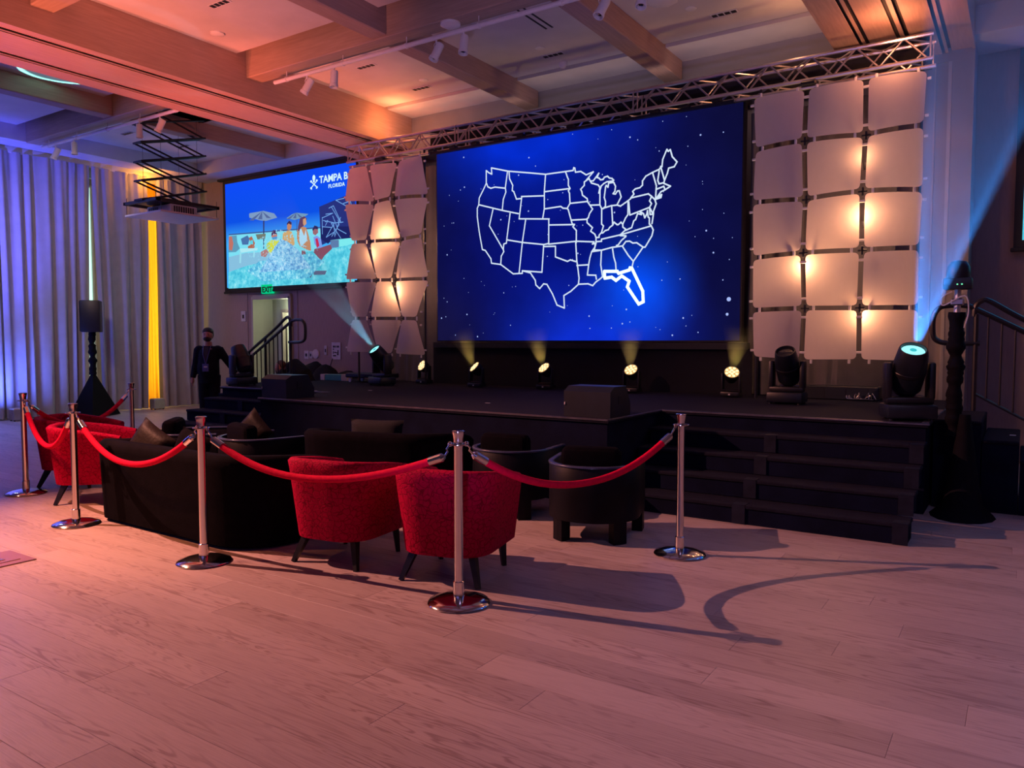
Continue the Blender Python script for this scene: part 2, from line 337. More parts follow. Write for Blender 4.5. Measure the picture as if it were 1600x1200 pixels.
MAP=[[(-1.55,2.72),(-1.55,2.52),(-1.59,2.45),(-1.69,2.3),(-1.7,2.19),(-1.73,2.14),(-1.73,2.0),(-1.69,1.75),(-1.63,1.47),(-1.57,1.45),(-1.46,1.31),(-1.45,1.24),(-1.27,1.21),(-1.03,1.05),(-0.86,1.05),(-0.86,1.09)],[(-1.55,2.72),(-1.5,2.68),(-1.44,2.65),(-1.45,2.75),(-1.13,2.66),(-0.75,2.59),(-0.44,2.53)],[(-1.14,2.65),(-1.18,2.41),(-1.17,2.34),(-1.22,2.23),(-1.24,2.06)],[(-1.54,2.51),(-1.52,2.46),(-1.46,2.43),(-1.38,2.44),(-1.18,2.4)],[(-1.11,2.66),(-1.1,2.54),(-1.04,2.43),(-1.05,2.35),(-1.02,2.33),(-0.97,2.21),(-0.88,2.21)],[(-0.88,2.24),(-0.47,2.21)],[(-0.87,2.24),(-0.92,1.9)],[(-1.69,2.19),(-1.24,2.06),(-0.93,1.98)],[(-1.42,2.09),(-1.49,1.84),(-1.22,1.44),(-1.21,1.41),(-1.26,1.34),(-1.27,1.21)],[(-1.09,2.0),(-1.15,1.62),(-1.16,1.54),(-1.21,1.53),(-1.22,1.44)],[(-0.92,1.9),(-0.37,1.85)],[(-0.8,1.87),(-0.86,1.53),(-0.92,1.06)],[(-1.15,1.59),(-0.86,1.53),(-0.47,1.47),(-0.38,1.48)],[(-0.47,1.47),(-0.5,1.05),(-0.86,1.09)],[(-0.86,1.09),(-0.71,1.05),(-0.62,0.93),(-0.61,0.86),(-0.54,0.8),(-0.47,0.87),(-0.41,0.86),(-0.31,0.71),(-0.23,0.54),(-0.1,0.49),(-0.11,0.68),(0.01,0.74),(0.14,0.84),(0.3,0.84),(0.38,0.81),(0.43,0.86),(0.51,0.91),(0.55,0.94)],[(-0.47,1.44),(-0.26,1.43),(-0.26,1.27),(-0.13,1.22),(-0.05,1.19),(0.0,1.21),(0.09,1.18),(0.11,1.19)],[(0.09,1.47),(0.11,1.19),(0.13,1.07),(0.15,0.93),(0.14,0.84)],[(0.11,1.12),(0.31,1.12)],[(0.42,1.43),(0.41,1.37),(0.36,1.31),(0.33,1.22),(0.31,1.12),(0.29,0.97),(0.43,0.96),(0.44,0.9)],[(0.36,1.31),(0.52,1.32)],[(0.52,1.32),(0.51,1.11),(0.54,0.94),(0.58,0.91)],[(0.7,1.33),(0.72,1.21),(0.75,1.12),(0.76,1.0)],[(1.01,1.05),(1.03,1.13),(1.17,1.31)],[(0.86,1.35),(0.95,1.22),(1.03,1.13)],[(1.45,2.41),(1.46,2.51),(1.52,2.64),(1.54,2.61),(1.57,2.63),(1.6,2.53),(1.67,2.45),(1.63,2.39),(1.55,2.38),(1.53,2.31),(1.49,2.22),(1.48,2.18),(1.58,2.13),(1.5,2.09),(1.44,2.07),(1.39,2.01),(1.45,2.03),(1.44,1.99),(1.35,1.97)],[(1.43,2.42),(1.49,2.22)],[(1.41,2.36),(1.39,2.23),(1.41,2.18),(1.48,2.19)],[(1.37,2.11),(1.48,2.14),(1.5,2.09)],[(-0.44,2.53),(-0.09,2.53),(0.04,2.53),(0.05,2.57),(0.07,2.56),(0.08,2.5),(0.17,2.5),(0.26,2.44),(0.38,2.47),(0.25,2.35),(0.23,2.34),(0.23,2.29),(0.17,2.24),(0.19,2.2),(0.2,2.15),(0.28,2.09),(0.29,2.04),(0.37,1.93),(0.32,1.87),(0.3,1.81),(0.28,1.8),(0.28,1.74),(0.37,1.66),(0.34,1.61),(0.41,1.56),(0.43,1.51),(0.43,1.43),(0.4,1.33)],[(0.25,2.35),(0.31,2.38),(0.33,2.34),(0.35,2.31),(0.46,2.27),(0.49,2.23),(0.47,2.15)],[(0.49,2.19),(0.49,2.16),(0.49,1.98),(0.33,1.99)],[(0.33,2.34),(0.38,2.34),(0.47,2.44),(0.44,2.38),(0.47,2.37),(0.5,2.34),(0.54,2.34),(0.56,2.37),(0.61,2.38),(0.64,2.35),(0.68,2.34),(0.71,2.31),(0.7,2.3),(0.6,2.3),(0.55,2.28),(0.51,2.25),(0.49,2.19)],[(0.54,1.92),(0.58,1.95),(0.58,2.02),(0.56,2.08),(0.57,2.15),(0.58,2.23),(0.59,2.25),(0.62,2.22),(0.63,2.28),(0.71,2.28),(0.74,2.22),(0.73,2.15),(0.7,2.12),(0.74,2.11),(0.77,2.15),(0.8,2.15),(0.83,2.06),(0.77,1.96)],[(0.49,1.98),(0.52,1.92),(0.52,1.7),(0.55,1.67),(0.52,1.58),(0.48,1.54),(0.48,1.51),(0.43,1.51)],[(0.52,1.92),(0.67,1.95),(0.77,1.95),(0.82,1.93),(0.93,1.99),(0.98,2.02)],[(0.68,1.95),(0.7,1.67),(0.65,1.64),(0.63,1.61),(0.58,1.6),(0.54,1.57),(0.52,1.57)],[(0.7,1.67),(0.72,1.71),(0.77,1.67),(0.79,1.67),(0.83,1.7),(0.86,1.67)],[(0.94,1.99),(0.94,1.8),(0.9,1.75),(0.86,1.67),(0.86,1.63),(0.91,1.59)],[(0.95,1.98),(0.97,1.79),(1.12,1.83),(1.27,1.87),(1.3,1.92),(1.27,1.96),(1.3,2.02),(1.25,2.06),(0.98,2.03)],[(0.98,2.03),(1.03,2.08),(1.01,2.12),(1.05,2.15),(1.12,2.16),(1.16,2.19),(1.16,2.25),(1.21,2.31),(1.31,2.35),(1.41,2.38),(1.44,2.42)],[(1.31,2.35),(1.37,2.16),(1.36,1.99),(1.45,2.03),(1.43,2.0),(1.35,1.97),(1.31,2.01),(1.3,2.02)],[(1.35,1.97),(1.37,1.91),(1.33,1.81),(1.32,1.78),(1.27,1.87)],[(1.33,1.81),(1.33,1.77),(1.31,1.64)],[(1.27,1.87),(1.28,1.77),(1.32,1.77)],[(1.12,1.83),(1.18,1.79),(1.2,1.73),(1.23,1.78),(1.24,1.83),(1.25,1.74),(1.27,1.72),(1.27,1.64),(1.3,1.61),(1.33,1.55),(1.31,1.47),(1.25,1.38),(1.21,1.32),(1.18,1.32)],[(0.91,1.59),(0.91,1.58),(1.0,1.61),(1.03,1.7),(1.06,1.72),(1.09,1.8),(1.12,1.79),(1.15,1.78),(1.12,1.83)],[(0.91,1.59),(0.82,1.52),(1.3,1.61)],[(0.43,1.45),(0.52,1.45),(0.52,1.48),(0.82,1.52)],[(0.82,1.51),(0.91,1.5),(0.91,1.49),(0.84,1.44),(0.79,1.38),(0.76,1.37)],[(0.4,1.33),(0.52,1.32),(0.69,1.35),(0.86,1.36),(0.91,1.42),(0.97,1.42),(1.02,1.39),(1.08,1.39),(1.18,1.32)],[(-0.44,2.53),(-0.46,2.27),(-0.46,2.01),(-0.49,1.86)],[(-0.46,2.27),(-0.02,2.27)],[(-0.09,2.53),(-0.06,2.45),(-0.04,2.41),(-0.04,2.32),(-0.01,2.27),(-0.04,2.24),(-0.02,2.2),(-0.01,2.05),(-0.06,1.98)],[(-0.01,2.05),(0.28,2.05)],[(-0.46,2.01),(-0.17,2.02),(-0.13,1.99),(-0.06,1.98),(-0.04,1.96),(0.01,1.8),(0.03,1.74),(0.07,1.73),(0.04,1.7),(0.1,1.64),(0.1,1.46)],[(0.01,1.8),(0.27,1.79)],[(-0.38,1.85),(-0.38,1.47)],[(-0.38,1.76),(0.06,1.73)],[(-0.38,1.47),(0.1,1.48),(0.4,1.45),(0.37,1.42),(0.43,1.43)]]
FLA=[(0.57,1.01),(0.78,1.0),(0.8,0.97),(0.97,1.01),(0.98,1.04),(1.01,1.03),(1.18,0.7),(1.19,0.55),(1.12,0.52),(0.94,0.77),(0.97,0.85),(0.85,0.93),(0.76,0.87),(0.69,0.92),(0.58,0.91),(0.57,1.01)]
TWR=[[(-2.84,4.49),(-2.2,4.48),(-1.57,4.49),(-0.94,4.46)],[(-2.8,3.84),(-2.22,3.88),(-1.56,3.85),(-0.96,3.87)],[(-2.83,3.22),(-2.19,3.2),(-1.58,3.23),(-0.95,3.18)],[(-2.81,2.55),(-2.21,2.58),(-1.57,2.57),(-0.97,2.56)],[(-2.81,1.92),(-2.18,1.93),(-1.58,1.92),(-0.96,1.91)],[(-2.78,1.33),(-2.2,1.3),(-1.57,1.31),(-0.95,1.3)]]
TWL=[[(-9.64,4.47),(-9.17,4.47),(-8.53,4.45),(-7.99,4.49)],[(-9.77,3.89),(-9.05,3.83),(-8.65,3.86),(-7.9,3.83)],[(-9.59,3.21),(-9.19,3.2),(-8.48,3.18),(-8.0,3.21)],[(-9.77,2.57),(-9.02,2.55),(-8.63,2.54),(-7.9,2.53)],[(-9.6,1.93),(-9.2,1.92),(-8.47,1.91),(-8.1,1.9)],[(-9.78,1.33),(-9.01,1.33),(-8.64,1.31),(-7.96,1.29)]]
BEACH={'um1':[(0.85,1.63),(0.87,1.65),(1.35,1.66),(1.71,1.57),(1.81,1.47),(1.43,1.43),(1.23,1.46),(0.86,1.55)],'um1p':[(1.33,1.44),(1.38,1.44),(1.35,0.82),(1.32,0.82)],'um2':[(2.11,1.43),(2.29,1.5),(2.43,1.52),(2.81,1.46),(2.74,1.43),(2.58,1.39),(2.37,1.37)],'um2p':[(2.44,1.37),(2.46,1.37),(2.45,1.11),(2.43,1.11)],'wall':[(0.1,1.21),(1.59,1.18),(2.04,1.17),(3.17,1.14),(3.21,0.63),(1.86,0.6),(0.08,0.71)],'rail':[(0.1,1.24),(3.17,1.16),(3.17,1.13),(0.1,1.21)],'deck':[(0.08,0.71),(0.71,0.77),(1.47,0.74),(1.86,0.62),(1.29,0.52),(0.08,0.26)],'bld':[(3.14,1.58),(3.86,1.72),(4.19,1.75),(4.18,0.86),(3.5,0.85),(3.18,0.77)],'bld2':[(3.17,1.16),(4.18,1.09),(4.18,0.84),(3.5,0.85),(3.39,0.79),(3.17,0.91)],'ledge':[(3.47,0.86),(4.18,0.86),(4.17,0.7),(3.74,0.68),(3.47,0.7)],'ledge2':[(3.47,0.86),(3.72,0.85),(3.72,0.69),(3.47,0.7)],'pool':[(0.07,0.36),(0.79,0.48),(1.35,0.52),(1.86,0.6),(2.67,0.66),(3.47,0.68),(4.18,0.74),(4.16,-0.03),(0.06,-0.02)],'kidY':[(1.5,0.96),(1.64,0.99),(1.87,0.97),(1.97,0.82),(1.96,0.71),(1.58,0.66),(1.47,0.81)],'kidYs':[(1.47,0.81),(1.43,0.89),(1.53,0.97),(1.58,0.8)],'kidH':[(1.63,1.17),(1.71,1.21),(1.79,1.17),(1.82,1.06),(1.78,0.99),(1.66,1.0),(1.62,1.08)],'kidHr':[(1.63,1.17),(1.71,1.21),(1.79,1.17),(1.81,1.1),(1.72,1.12),(1.62,1.08)],'kidG':[(1.64,1.05),(1.81,1.06),(1.82,1.0),(1.66,1.0)],'kidArm':[(1.44,0.81),(1.24,0.75),(1.26,0.66),(1.41,0.63),(1.52,0.73)],'manB':[(2.0,1.12),(2.15,1.16),(2.28,1.13),(2.36,0.99),(2.37,0.83),(2.03,0.79),(1.98,0.96)],'manHd':[(2.14,1.31),(2.21,1.36),(2.29,1.32),(2.28,1.21),(2.21,1.15),(2.14,1.19)],'manHr':[(2.13,1.31),(2.21,1.37),(2.29,1.32),(2.28,1.27),(2.19,1.31),(2.14,1.28)],'womH':[(2.49,1.21),(2.56,1.39),(2.69,1.42),(2.77,1.37),(2.72,1.23),(2.58,1.19),(2.5,1.09)],'womF':[(2.65,1.36),(2.74,1.38),(2.76,1.26),(2.68,1.21),(2.65,1.27)],'womB':[(2.46,1.14),(2.58,1.22),(2.74,1.18),(2.81,1.03),(2.87,0.86),(2.89,0.68),(2.8,0.69),(2.54,0.8),(2.45,0.93)],'womD':[(2.54,1.15),(2.59,1.17),(2.68,1.0),(2.73,1.14),(2.77,0.99),(2.76,0.89),(2.57,0.78),(2.52,0.92)],'kid2H':[(2.94,1.12),(3.01,1.19),(3.1,1.15),(3.11,1.04),(3.02,0.99),(2.95,1.03)],'kid2Hr':[(2.93,1.12),(3.0,1.2),(3.1,1.17),(3.11,1.11),(3.01,1.13),(2.95,1.09)],'kid2S':[(2.96,0.96),(3.07,0.98),(3.19,0.91),(3.23,0.73),(3.09,0.71),(2.99,0.82)],'kid2R':[(3.02,0.92),(3.09,0.93),(3.14,0.77),(3.06,0.72)],'kid2L':[(3.14,0.72),(3.47,0.77),(3.52,0.68),(3.29,0.55),(3.19,0.45),(2.96,0.64),(2.99,0.71)],'wleg':[(2.59,0.7),(2.7,0.7),(2.76,0.48),(2.67,0.38),(2.6,0.49)],'sun1':[(0.11,1.18),(0.22,1.18),(0.27,1.01),(0.22,0.85),(0.1,0.88)],'sun2':[(0.84,1.1),(0.93,1.13),(1.04,0.97),(1.02,0.86),(0.8,0.84),(0.79,0.91),(0.89,0.94)],'sun2s':[(0.85,1.02),(0.97,1.05),(0.98,0.94),(0.86,0.96)],'chair1':[(0.1,1.19),(0.39,1.19),(0.41,1.03),(0.5,0.88),(0.35,0.81),(0.08,0.82)],'lounge':[(0.5,0.88),(1.14,0.85),(1.12,0.8),(0.53,0.78)],'lounge2':[(0.5,0.8),(0.56,0.8),(0.53,0.54),(0.48,0.55)],'lounge3':[(0.99,0.81),(1.03,0.8),(1.02,0.65),(0.97,0.66)],'shade':[(0.54,1.1),(0.78,1.16),(0.85,1.08),(0.8,0.95),(0.59,0.96)],'pot':[(1.07,1.16),(1.42,1.15),(1.39,1.04),(1.13,1.04)],'dark1':[(2.66,0.32),(2.87,0.33),(2.95,0.22),(2.87,0.1),(2.74,0.19)],'dark2':[(2.95,0.25),(3.36,0.23),(3.31,0.15),(2.97,0.16)],'refl':[(1.52,0.25),(1.58,0.3),(1.62,0.13),(1.53,0.08)]}
# ================================================================== STRUCTURE
# floor planks
PW=.22; PL=2.1
fl=struct('floor',MB().box(-17.4,5.2,-5,11.6,-.14,-.012),'ceil_dark')
def row_off(r): return (math.sin(r*12.9898)*43758.5453)%1*PL
cells=[]
for r in range(int(-5/PW),int(11.5/PW)+1):
    o=row_off(r); k0=int((-17-o)/PL)-1
    for k in range(k0,int((5-o)/PL)+1):
        x0=max(o+k*PL,-17.2); x1=min(o+(k+1)*PL,5.1)
        if x1-x0>.05: cells.append((x0,x1,r*PW,(r+1)*PW))
def camvis(x,y):
    fx,fy=-math.sin(TH),math.cos(TH); d=x*fx+y*fy; s=x*math.cos(TH)+y*math.sin(TH)
    return d>1.6 and abs(s)<d*.72
def score(c):
    mx,my=(c[0]+c[1])/2,(c[2]+c[3])/2; v=camvis(mx,my) or camvis(c[0],my) or camvis(c[1],my)
    return (0 if v else 1, mx*mx+my*my)
cells.sort(key=score)
def plank_mb(mb,c):
    g=.0005; x0,x1,y0,y1=c; x0+=g;x1-=g;y0+=g;y1-=g; b=.0008
    mb.add([(x0,y0,-.012),(x1,y0,-.012),(x1,y1,-.012),(x0,y1,-.012),(x0,y0,-b),(x1,y0,-b),(x1,y1,-b),(x0,y1,-b),(x0+b,y0+b,0),(x1-b,y0+b,0),(x1-b,y1-b,0),(x0+b,y1-b,0)],
      [(0,1,5,4),(1,2,6,5),(2,3,7,6),(3,0,4,7),(4,5,9,8),(5,6,10,9),(6,7,11,10),(7,4,8,11),(8,9,10,11)])
def tone_attr(me,vals):
    a=me.attributes.new('tone','FLOAT','FACE'); a.data.foreach_set('value',vals)
for c in cells[:300]:
    mb=MB(); plank_mb(mb,c); o=part('plank',mb,'oak',fl,smooth=0); tone_attr(o.data,[random.random()]*len(o.data.polygons))
mb=MB(); vals=[]
for c in cells[300:]: plank_mb(mb,c); vals+=[random.random()]*9
o=part('plank_field',mb,'oak',fl,smooth=0,kind='stuff'); tone_attr(o.data,vals)
# ceiling: dark void slab, bay panels with shadow gaps, beams
ce=struct('ceiling',MB().box(-17.4,5.2,-5,11.6,5.86,6.0),'ceil_dark')
ZC=5.58; ZB=5.3
YB=[-4.26,-1.39,1.48,4.35,7.22]            # front faces of cross beams
bays_x=[(-15.85,-13.1),(-12.83,-10.72),(-9.36,-6.91),(-6.66,-4.5),(-4.23,-2.0)]
ys=[(a+.26,b-.15) for a,b in zip(YB[:-1],YB[1:])]+[(7.48,10.08)]
for (x0,x1) in bays_x:
    for (y0,y1) in ys:
        ye=y1 if x0>-10 else (y1 if y1<10 else 10.85)
        part('ceiling_panel',MB().box(x0+.004,x1-.004,y0,ye,ZC,ZC+.03),'ceil',ce,smooth=0)
# board behind the slot at the stage end
part('ceiling_panel',MB().box(-9.36,-2.0,10.16,10.8,ZC-.02,ZC+.03),'ceil',ce,smooth=0)
def beam(x0,x1,y0,y1,z0,m): part('beam',MB().rbox(x0,x1,y0,y1,z0,ZC+.25,.012,1),m,ce)
for x0,x1 in [(-13.1,-12.83),(-6.91,-6.66),(-4.5,-4.23)]:
    for a,b in zip(YB[:-1],YB[1:]): beam(x0,x1,a+.26,b,ZB,'wood_beam')
    beam(x0,x1,7.48,10.78 if x0>-10 else 10.83,ZB,'wood_beam')
for x0,x1 in [(-15.85,-10.72),(-9.36,-2.0)]:
    for y in YB: beam(x0,x1,y,y+.26,ZB-.02,'wood_beam_x')
# big soffit beams over folding partitions: side fascias and bottom boards
def big(x0,x1,cuts,y1):
    bw=sroot('trim_%d'%(1 if x0<-5 else 2))
    part('fascia',MB().box(x0,x0+.03,-4.9,y1,5.0,5.86),'wood_beam',bw,smooth=0); part('fascia',MB().box(x1-.03,x1,-4.9,y1,5.0,5.86),'wood_beam',bw,smooth=0)
    e=[x0+.03]+cuts+[x1-.03]
    for i in range(0,len(e),2):
        dz=.02 if (i//2)%2 else 0
        part('bottom_board',MB().rbox(e[i],e[i+1],-4.9,y1,5.0+dz,5.010+dz,.002,1),'wood_beam',bw)
    for i in range(1,len(e)-1,2):
        c=(e[i]+e[i+1])/2; h=(e[i+1]-e[i])
        part('track_rail',MB().box(c-h*.16,c+h*.16,-4.9,y1,5.004,5.014),'wood_beam',bw,smooth=0)
        part('track_channel',MB().box(e[i]-.05,e[i+1]+.05,-4.9,y1,5.06,5.09),'ceil_dark',bw,smooth=0)
    return bw
big(-10.72,-9.36,[-10.43,-10.355,-10.02,-10.0,-9.64,-9.565],10.79)
big(-2.0,-.6,[-1.72,-1.62,-1.34,-1.2,-.94,-.84],10.79)
# perimeter soffit on the curtain side, far soffit, right area
struct('trim_3',MB().box(-16.42,-15.85,-4.9,11.5,ZB,ZB+.04).box(-15.88,-15.85,-4.9,10.85,ZB+.04,5.86).box(-16.42,-16.39,-4.9,11.5,ZB+.04,5.5),'ceil')
struct('trim_4',MB().box(-15.88,-10.72,10.85,11.45,ZB,ZB+.04).box(-15.85,-10.72,10.85,10.88,ZB+.04,5.86),'ceil')
struct('trim_5',MB().box(-.6,5.2,-4.9,11.45,5.42,5.46).box(-.6,5.1,10.6,10.64,5.1,5.42).box(-.6,5.1,10.64,11.4,5.1,5.13),'ceil')
# curtain track strip in the pocket
struct('trim_6',MB().box(-16.62,-16.56,-4.9,11.45,5.2,5.34).box(-16.75,-16.7,-4.9,11.45,5.0,5.6),'white_paint')
# walls
wl=struct('wall_left',MB().box(-17.2,-17.05,-5,11.6,0,6.0),'wall_pale')
wb=struct('wall_back',MB().box(-17.1,-14.78,11.5,11.65,0,6.0).box(-14.78,-13.5,11.5,11.65,2.5,6.0).box(-13.5,5.2,11.5,11.65,0,6.0),'wall')
for x in [-16.3,-15.0,-13.3,-12.1]:
    if x in(-15.0,-13.3): part('seam_trim',MB().box(x-.012,x+.012,11.485,11.5,0,2.78),'wall',wb,smooth=0)
struct('baseboard_back',MB().box(-16.5,-14.8,11.47,11.5,0,.12).box(-13.48,-10.7,11.47,11.5,0,.12),'wall')
# portal wall behind the LED wall
pw=struct('wall_stage',MB().box(-10.72,-.6,10.8,11.48,4.9,6.0).box(-10.72,-9.5,10.8,11.48,0,4.9).box(-1.9,-.86,10.84,11.48,0,4.9).box(-.84,-.6,10.8,11.48,0,4.9).box(-9.5,-1.9,11.2,11.48,0,4.9),'wall_grey')
part('panel_seam',MB().box(-1.02,-1.0,10.825,10.845,0,4.88),'wall',pw,smooth=0)
part('door_frame',MB().box(-.87,-.83,10.79,10.85,0,4.9),'wall_pale',pw,smooth=0)
struct('wall_right',MB().box(5.1,5.25,-5,11.6,0,6.0),'wall')
# door alcove on the left
dr=sroot('door_1')
part('door_frame',MB().box(-14.80,-14.74,11.44,12.1,0,2.55).box(-14.74,-13.48,11.44,11.5,2.48,2.58).box(-13.54,-13.46,11.44,12.1,0,2.52).box(-14.8,-13.5,11.5,12.1,2.5,2.56),'cream',dr,smooth=0)
part('side_wall',MB().box(-14.74,-14.40,12.0,12.1,0,2.5).box(-14.4,-13.5,12.0,12.1,2.25,2.5),'cream',dr,smooth=0)
part('inner_frame',MB().box(-14.42,-14.36,11.97,12.12,0,2.27).box(-14.36,-13.56,11.97,12.12,2.2,2.27),'wall',dr,smooth=0)
part('corridor_wall',MB().box(-15.5,-12.6,13.6,13.7,0,3).box(-12.7,-12.6,12.1,13.6,0,3).box(-15.5,-15.4,12.1,13.6,0,3).box(-15.5,-12.6,12.1,13.7,2.95,3.0).box(-15.5,-12.6,11.5,13.7,-.05,-.01),'white_paint',dr,smooth=0)
dl=part('door_leaf',MB().rbox(-.0,.05,0,.8,0.01,2.18,.004,1),'cream',dr,loc=(-14.3,12.1,0),rot=(0,0,-.5))
part('door_closer',MB().rbox(-.03,.03,.1,.35,2.05,2.11,.008,1),'plastic',dl)
part('center_post',MB().box(-13.98,-13.93,12.02,12.08,0,2.25),'rail',dr,smooth=0)
part('coat',MB().tube([(-13.72,12.05,1.55),(-13.7,12.05,1.3),(-13.72,12.05,.6),(-13.72,12.05,.3)],[.04,.12,.14,.13],10),'paper',dr,label='white coat hanging in the doorway')
# ================================================================== CURTAINS
def curtain(y0,y1,z1,label,seed,amp=.062,per=.21,mt='curtain',lean=None,x=-16.52,name='curtain',cat='curtain'):
    rnd=random.Random(seed); n=int((y1-y0)/.022)+2; zs=[0.02,.15,.6,1.2,2,2.8,3.6,4.3,4.8,5.0,5.1,z1]
    ph=[0]; 
    for i in range(n): ph.append(ph[-1]+.022/per*2*PI*(.8+1.3*mnoise.noise(Vector((i*.07,seed,0)))))
    vs=[];fs=[]
    for k,z in enumerate(zs):
        for i in range(n):
            t=i/(n-1); y=y0+(y1-y0)*t
            a=amp*(1.2-.8*z/5.2)*(1+.5*mnoise.noise(Vector((y*1.3,seed,z*.3))))
            xx=x+a*math.sin(ph[i]+.25*mnoise.noise(Vector((y*2,z*.6,seed))))+.03*mnoise.noise(Vector((y*.8,z*.5,seed+9)))+.012*math.sin(ph[i]*2.3+z)
            yy=y
            if lean: yy=y+lean(t,z)
            vs.append((xx,yy,z))
    for k in range(len(zs)-1):
        for i in range(n-1): a=k*n+i; fs.append((a,a+1,a+n+1,a+n))
    o=part(name,MB().add(vs,fs),mt,None,smooth=80); return tag(o,label,cat,'grey floor length curtains' if mt=='curtain' else None)
curtain(-1.0,6.95,5.22,'grey curtain washed blue, at the left end of the curtained wall',1)
curtain(7.0,8.73,5.22,'grey curtain behind the speaker on its draped stand',2,lean=lambda t,z:-.12*t*max(0,1-z/5)+.02*t)
curtain(8.80,9.93,5.22,'grey curtain between the thin light gap and the golden strip',3,lean=lambda t,z:.10*(1-t)*max(0,1-z/5)-.04*t*max(0,1-z/4)+.10*t*min(1,z/4.5))
curtain(10.25,11.36,5.22,'grey curtain between the golden strip and the corner, behind the man',4,lean=lambda t,z:.05*(1-t)*max(0,1-z/5))
g=curtain(9.92,10.28,4.6,'narrow golden yellow curtain strip between grey curtains',5,.025,.11,'gold',x=-16.60)
# daylight slit windows behind the curtains
for i,(a,b) in enumerate([(8.55,9.0),(9.75,10.45),(11.3,11.46)]):
    wn=sroot('window_%d'%(i+1)); 
    part('window_frame',MB().box(-17.05,-16.98,a-.04,a,0.2,4.9).box(-17.05,-16.98,b,b+.04,.2,4.9).box(-17.05,-16.98,a,b,4.86,4.9).box(-17.05,-16.98,a,b,.2,.24),'white_paint',wn,smooth=0)
    part('pane',MB().box(-17.04,-17.02,a,b,.24,4.86),emis('daylight_glass_%d'%i,[(.50,.85,.70),(1,.72,.3),(.6,.85,.6)][i],[1.6,3.6,1.2][i]),wn,smooth=0)
def floor_uplight(name,x,y,label):
    t=thing(name,label,'light',(x,y,0),0,None)
    part('housing',MB().rbox(-.1,.1,-.13,.13,.02,.24,.012,1),'alu',t); part('lens',MB().box(-.08,.08,-.11,.11,.241,.246),'white_plastic',t,smooth=0)
    for sx in (-.07,.07):
        for sy in (-.1,.1): part('foot',MB().lathe([(.015,0),(.015,.02)],8,(sx,sy,0)),'plastic',t)
floor_uplight('uplight',-16.15,7.05,'silver box uplight on the floor at the blue lit curtain')
floor_uplight('uplight',-16.25,9.98,'small grey box uplight below the golden curtain strip')
# ================================================================== STAGE
XL,XR=-10.72,-.69; SY=7.67; TY=6.42; TXL,TXR=-8.2,-3.2; SZ=.82
st=thing('stage','wide black carpeted stage with a projecting centre section','stage')
L_=[(XL,SY),(TXL,SY),(TXL,TY),(TXR,TY),(TXR,SY),(XR,SY),(XR,10.75),(XL,10.75)]
part('deck',MB().prism(L_,SZ-.04,SZ),'carpet',st,smooth=0)
ins=.02
Li=[(XL+ins,SY+ins),(TXL+ins,SY+ins),(TXL+ins,TY+ins),(TXR-ins,TY+ins),(TXR-ins,SY+ins),(XR-ins,SY+ins),(XR-ins,10.7),(XL+ins,10.7)]
part('skirt',MB().prism(Li,0,SZ-.04),'skirt',st,smooth=0)
def edge(a,b):
    a=Vector(a+(SZ-.012,));b=Vector(b+(SZ-.012,)); part('edge_strip',MB().tube([a,b],.012,6),'edge_metal',st)
edge((XL,SY),(TXL,SY));edge((TXL,TY),(TXR,TY));edge((TXR,TY),(TXR,SY));edge((TXR,SY),(XR,SY));edge((XR,SY),(XR,10.7));edge((TXL,TY),(TXL,SY))
part('side_edge_plate',MB().box(XR-.05,XR+.006,SY+.0,9.2,SZ+.001,SZ+.006),'edge_metal',st,smooth=0)
def steps(name,x0,x1,label,seam):
    t=thing(name,label,'steps',(x0,0,0),0,'front stage steps'); W=x1-x0
    for k in range(4):
        z=.656-.164*k; yf=SY-.3125*(k+1)
        part('tread',MB().rbox(0,W,yf,yf+.3125-.004,z-.035,z,.008,1),'carpet',t)
        part('riser',MB().box(.01,W-.01,yf+.012,yf+.3,max(0,z-.164),z-.036),'skirt',t,smooth=0)
    for xs in seam:
        for k in range(4):
            z=.656-.164*k; yf=SY-.3125*(k+1)
            part('edge_wrap',MB().box(xs-.055,xs+.055,yf-.004,yf+.005,z-.16,z+.002).box(xs-.055,xs+.055,yf-.004,yf+.12,z+.0005,z+.003),'edge_tape',t,smooth=0)
    return t
steps('stage_steps',TXR+.005,XR,'four black steps right of the projecting stage centre, in the foreground',[1.22,XR-TXR-.06])
steps('stage_steps',XL,TXL-.005,'four black steps at the left end of the stage near the standing man',[.9,1.8])
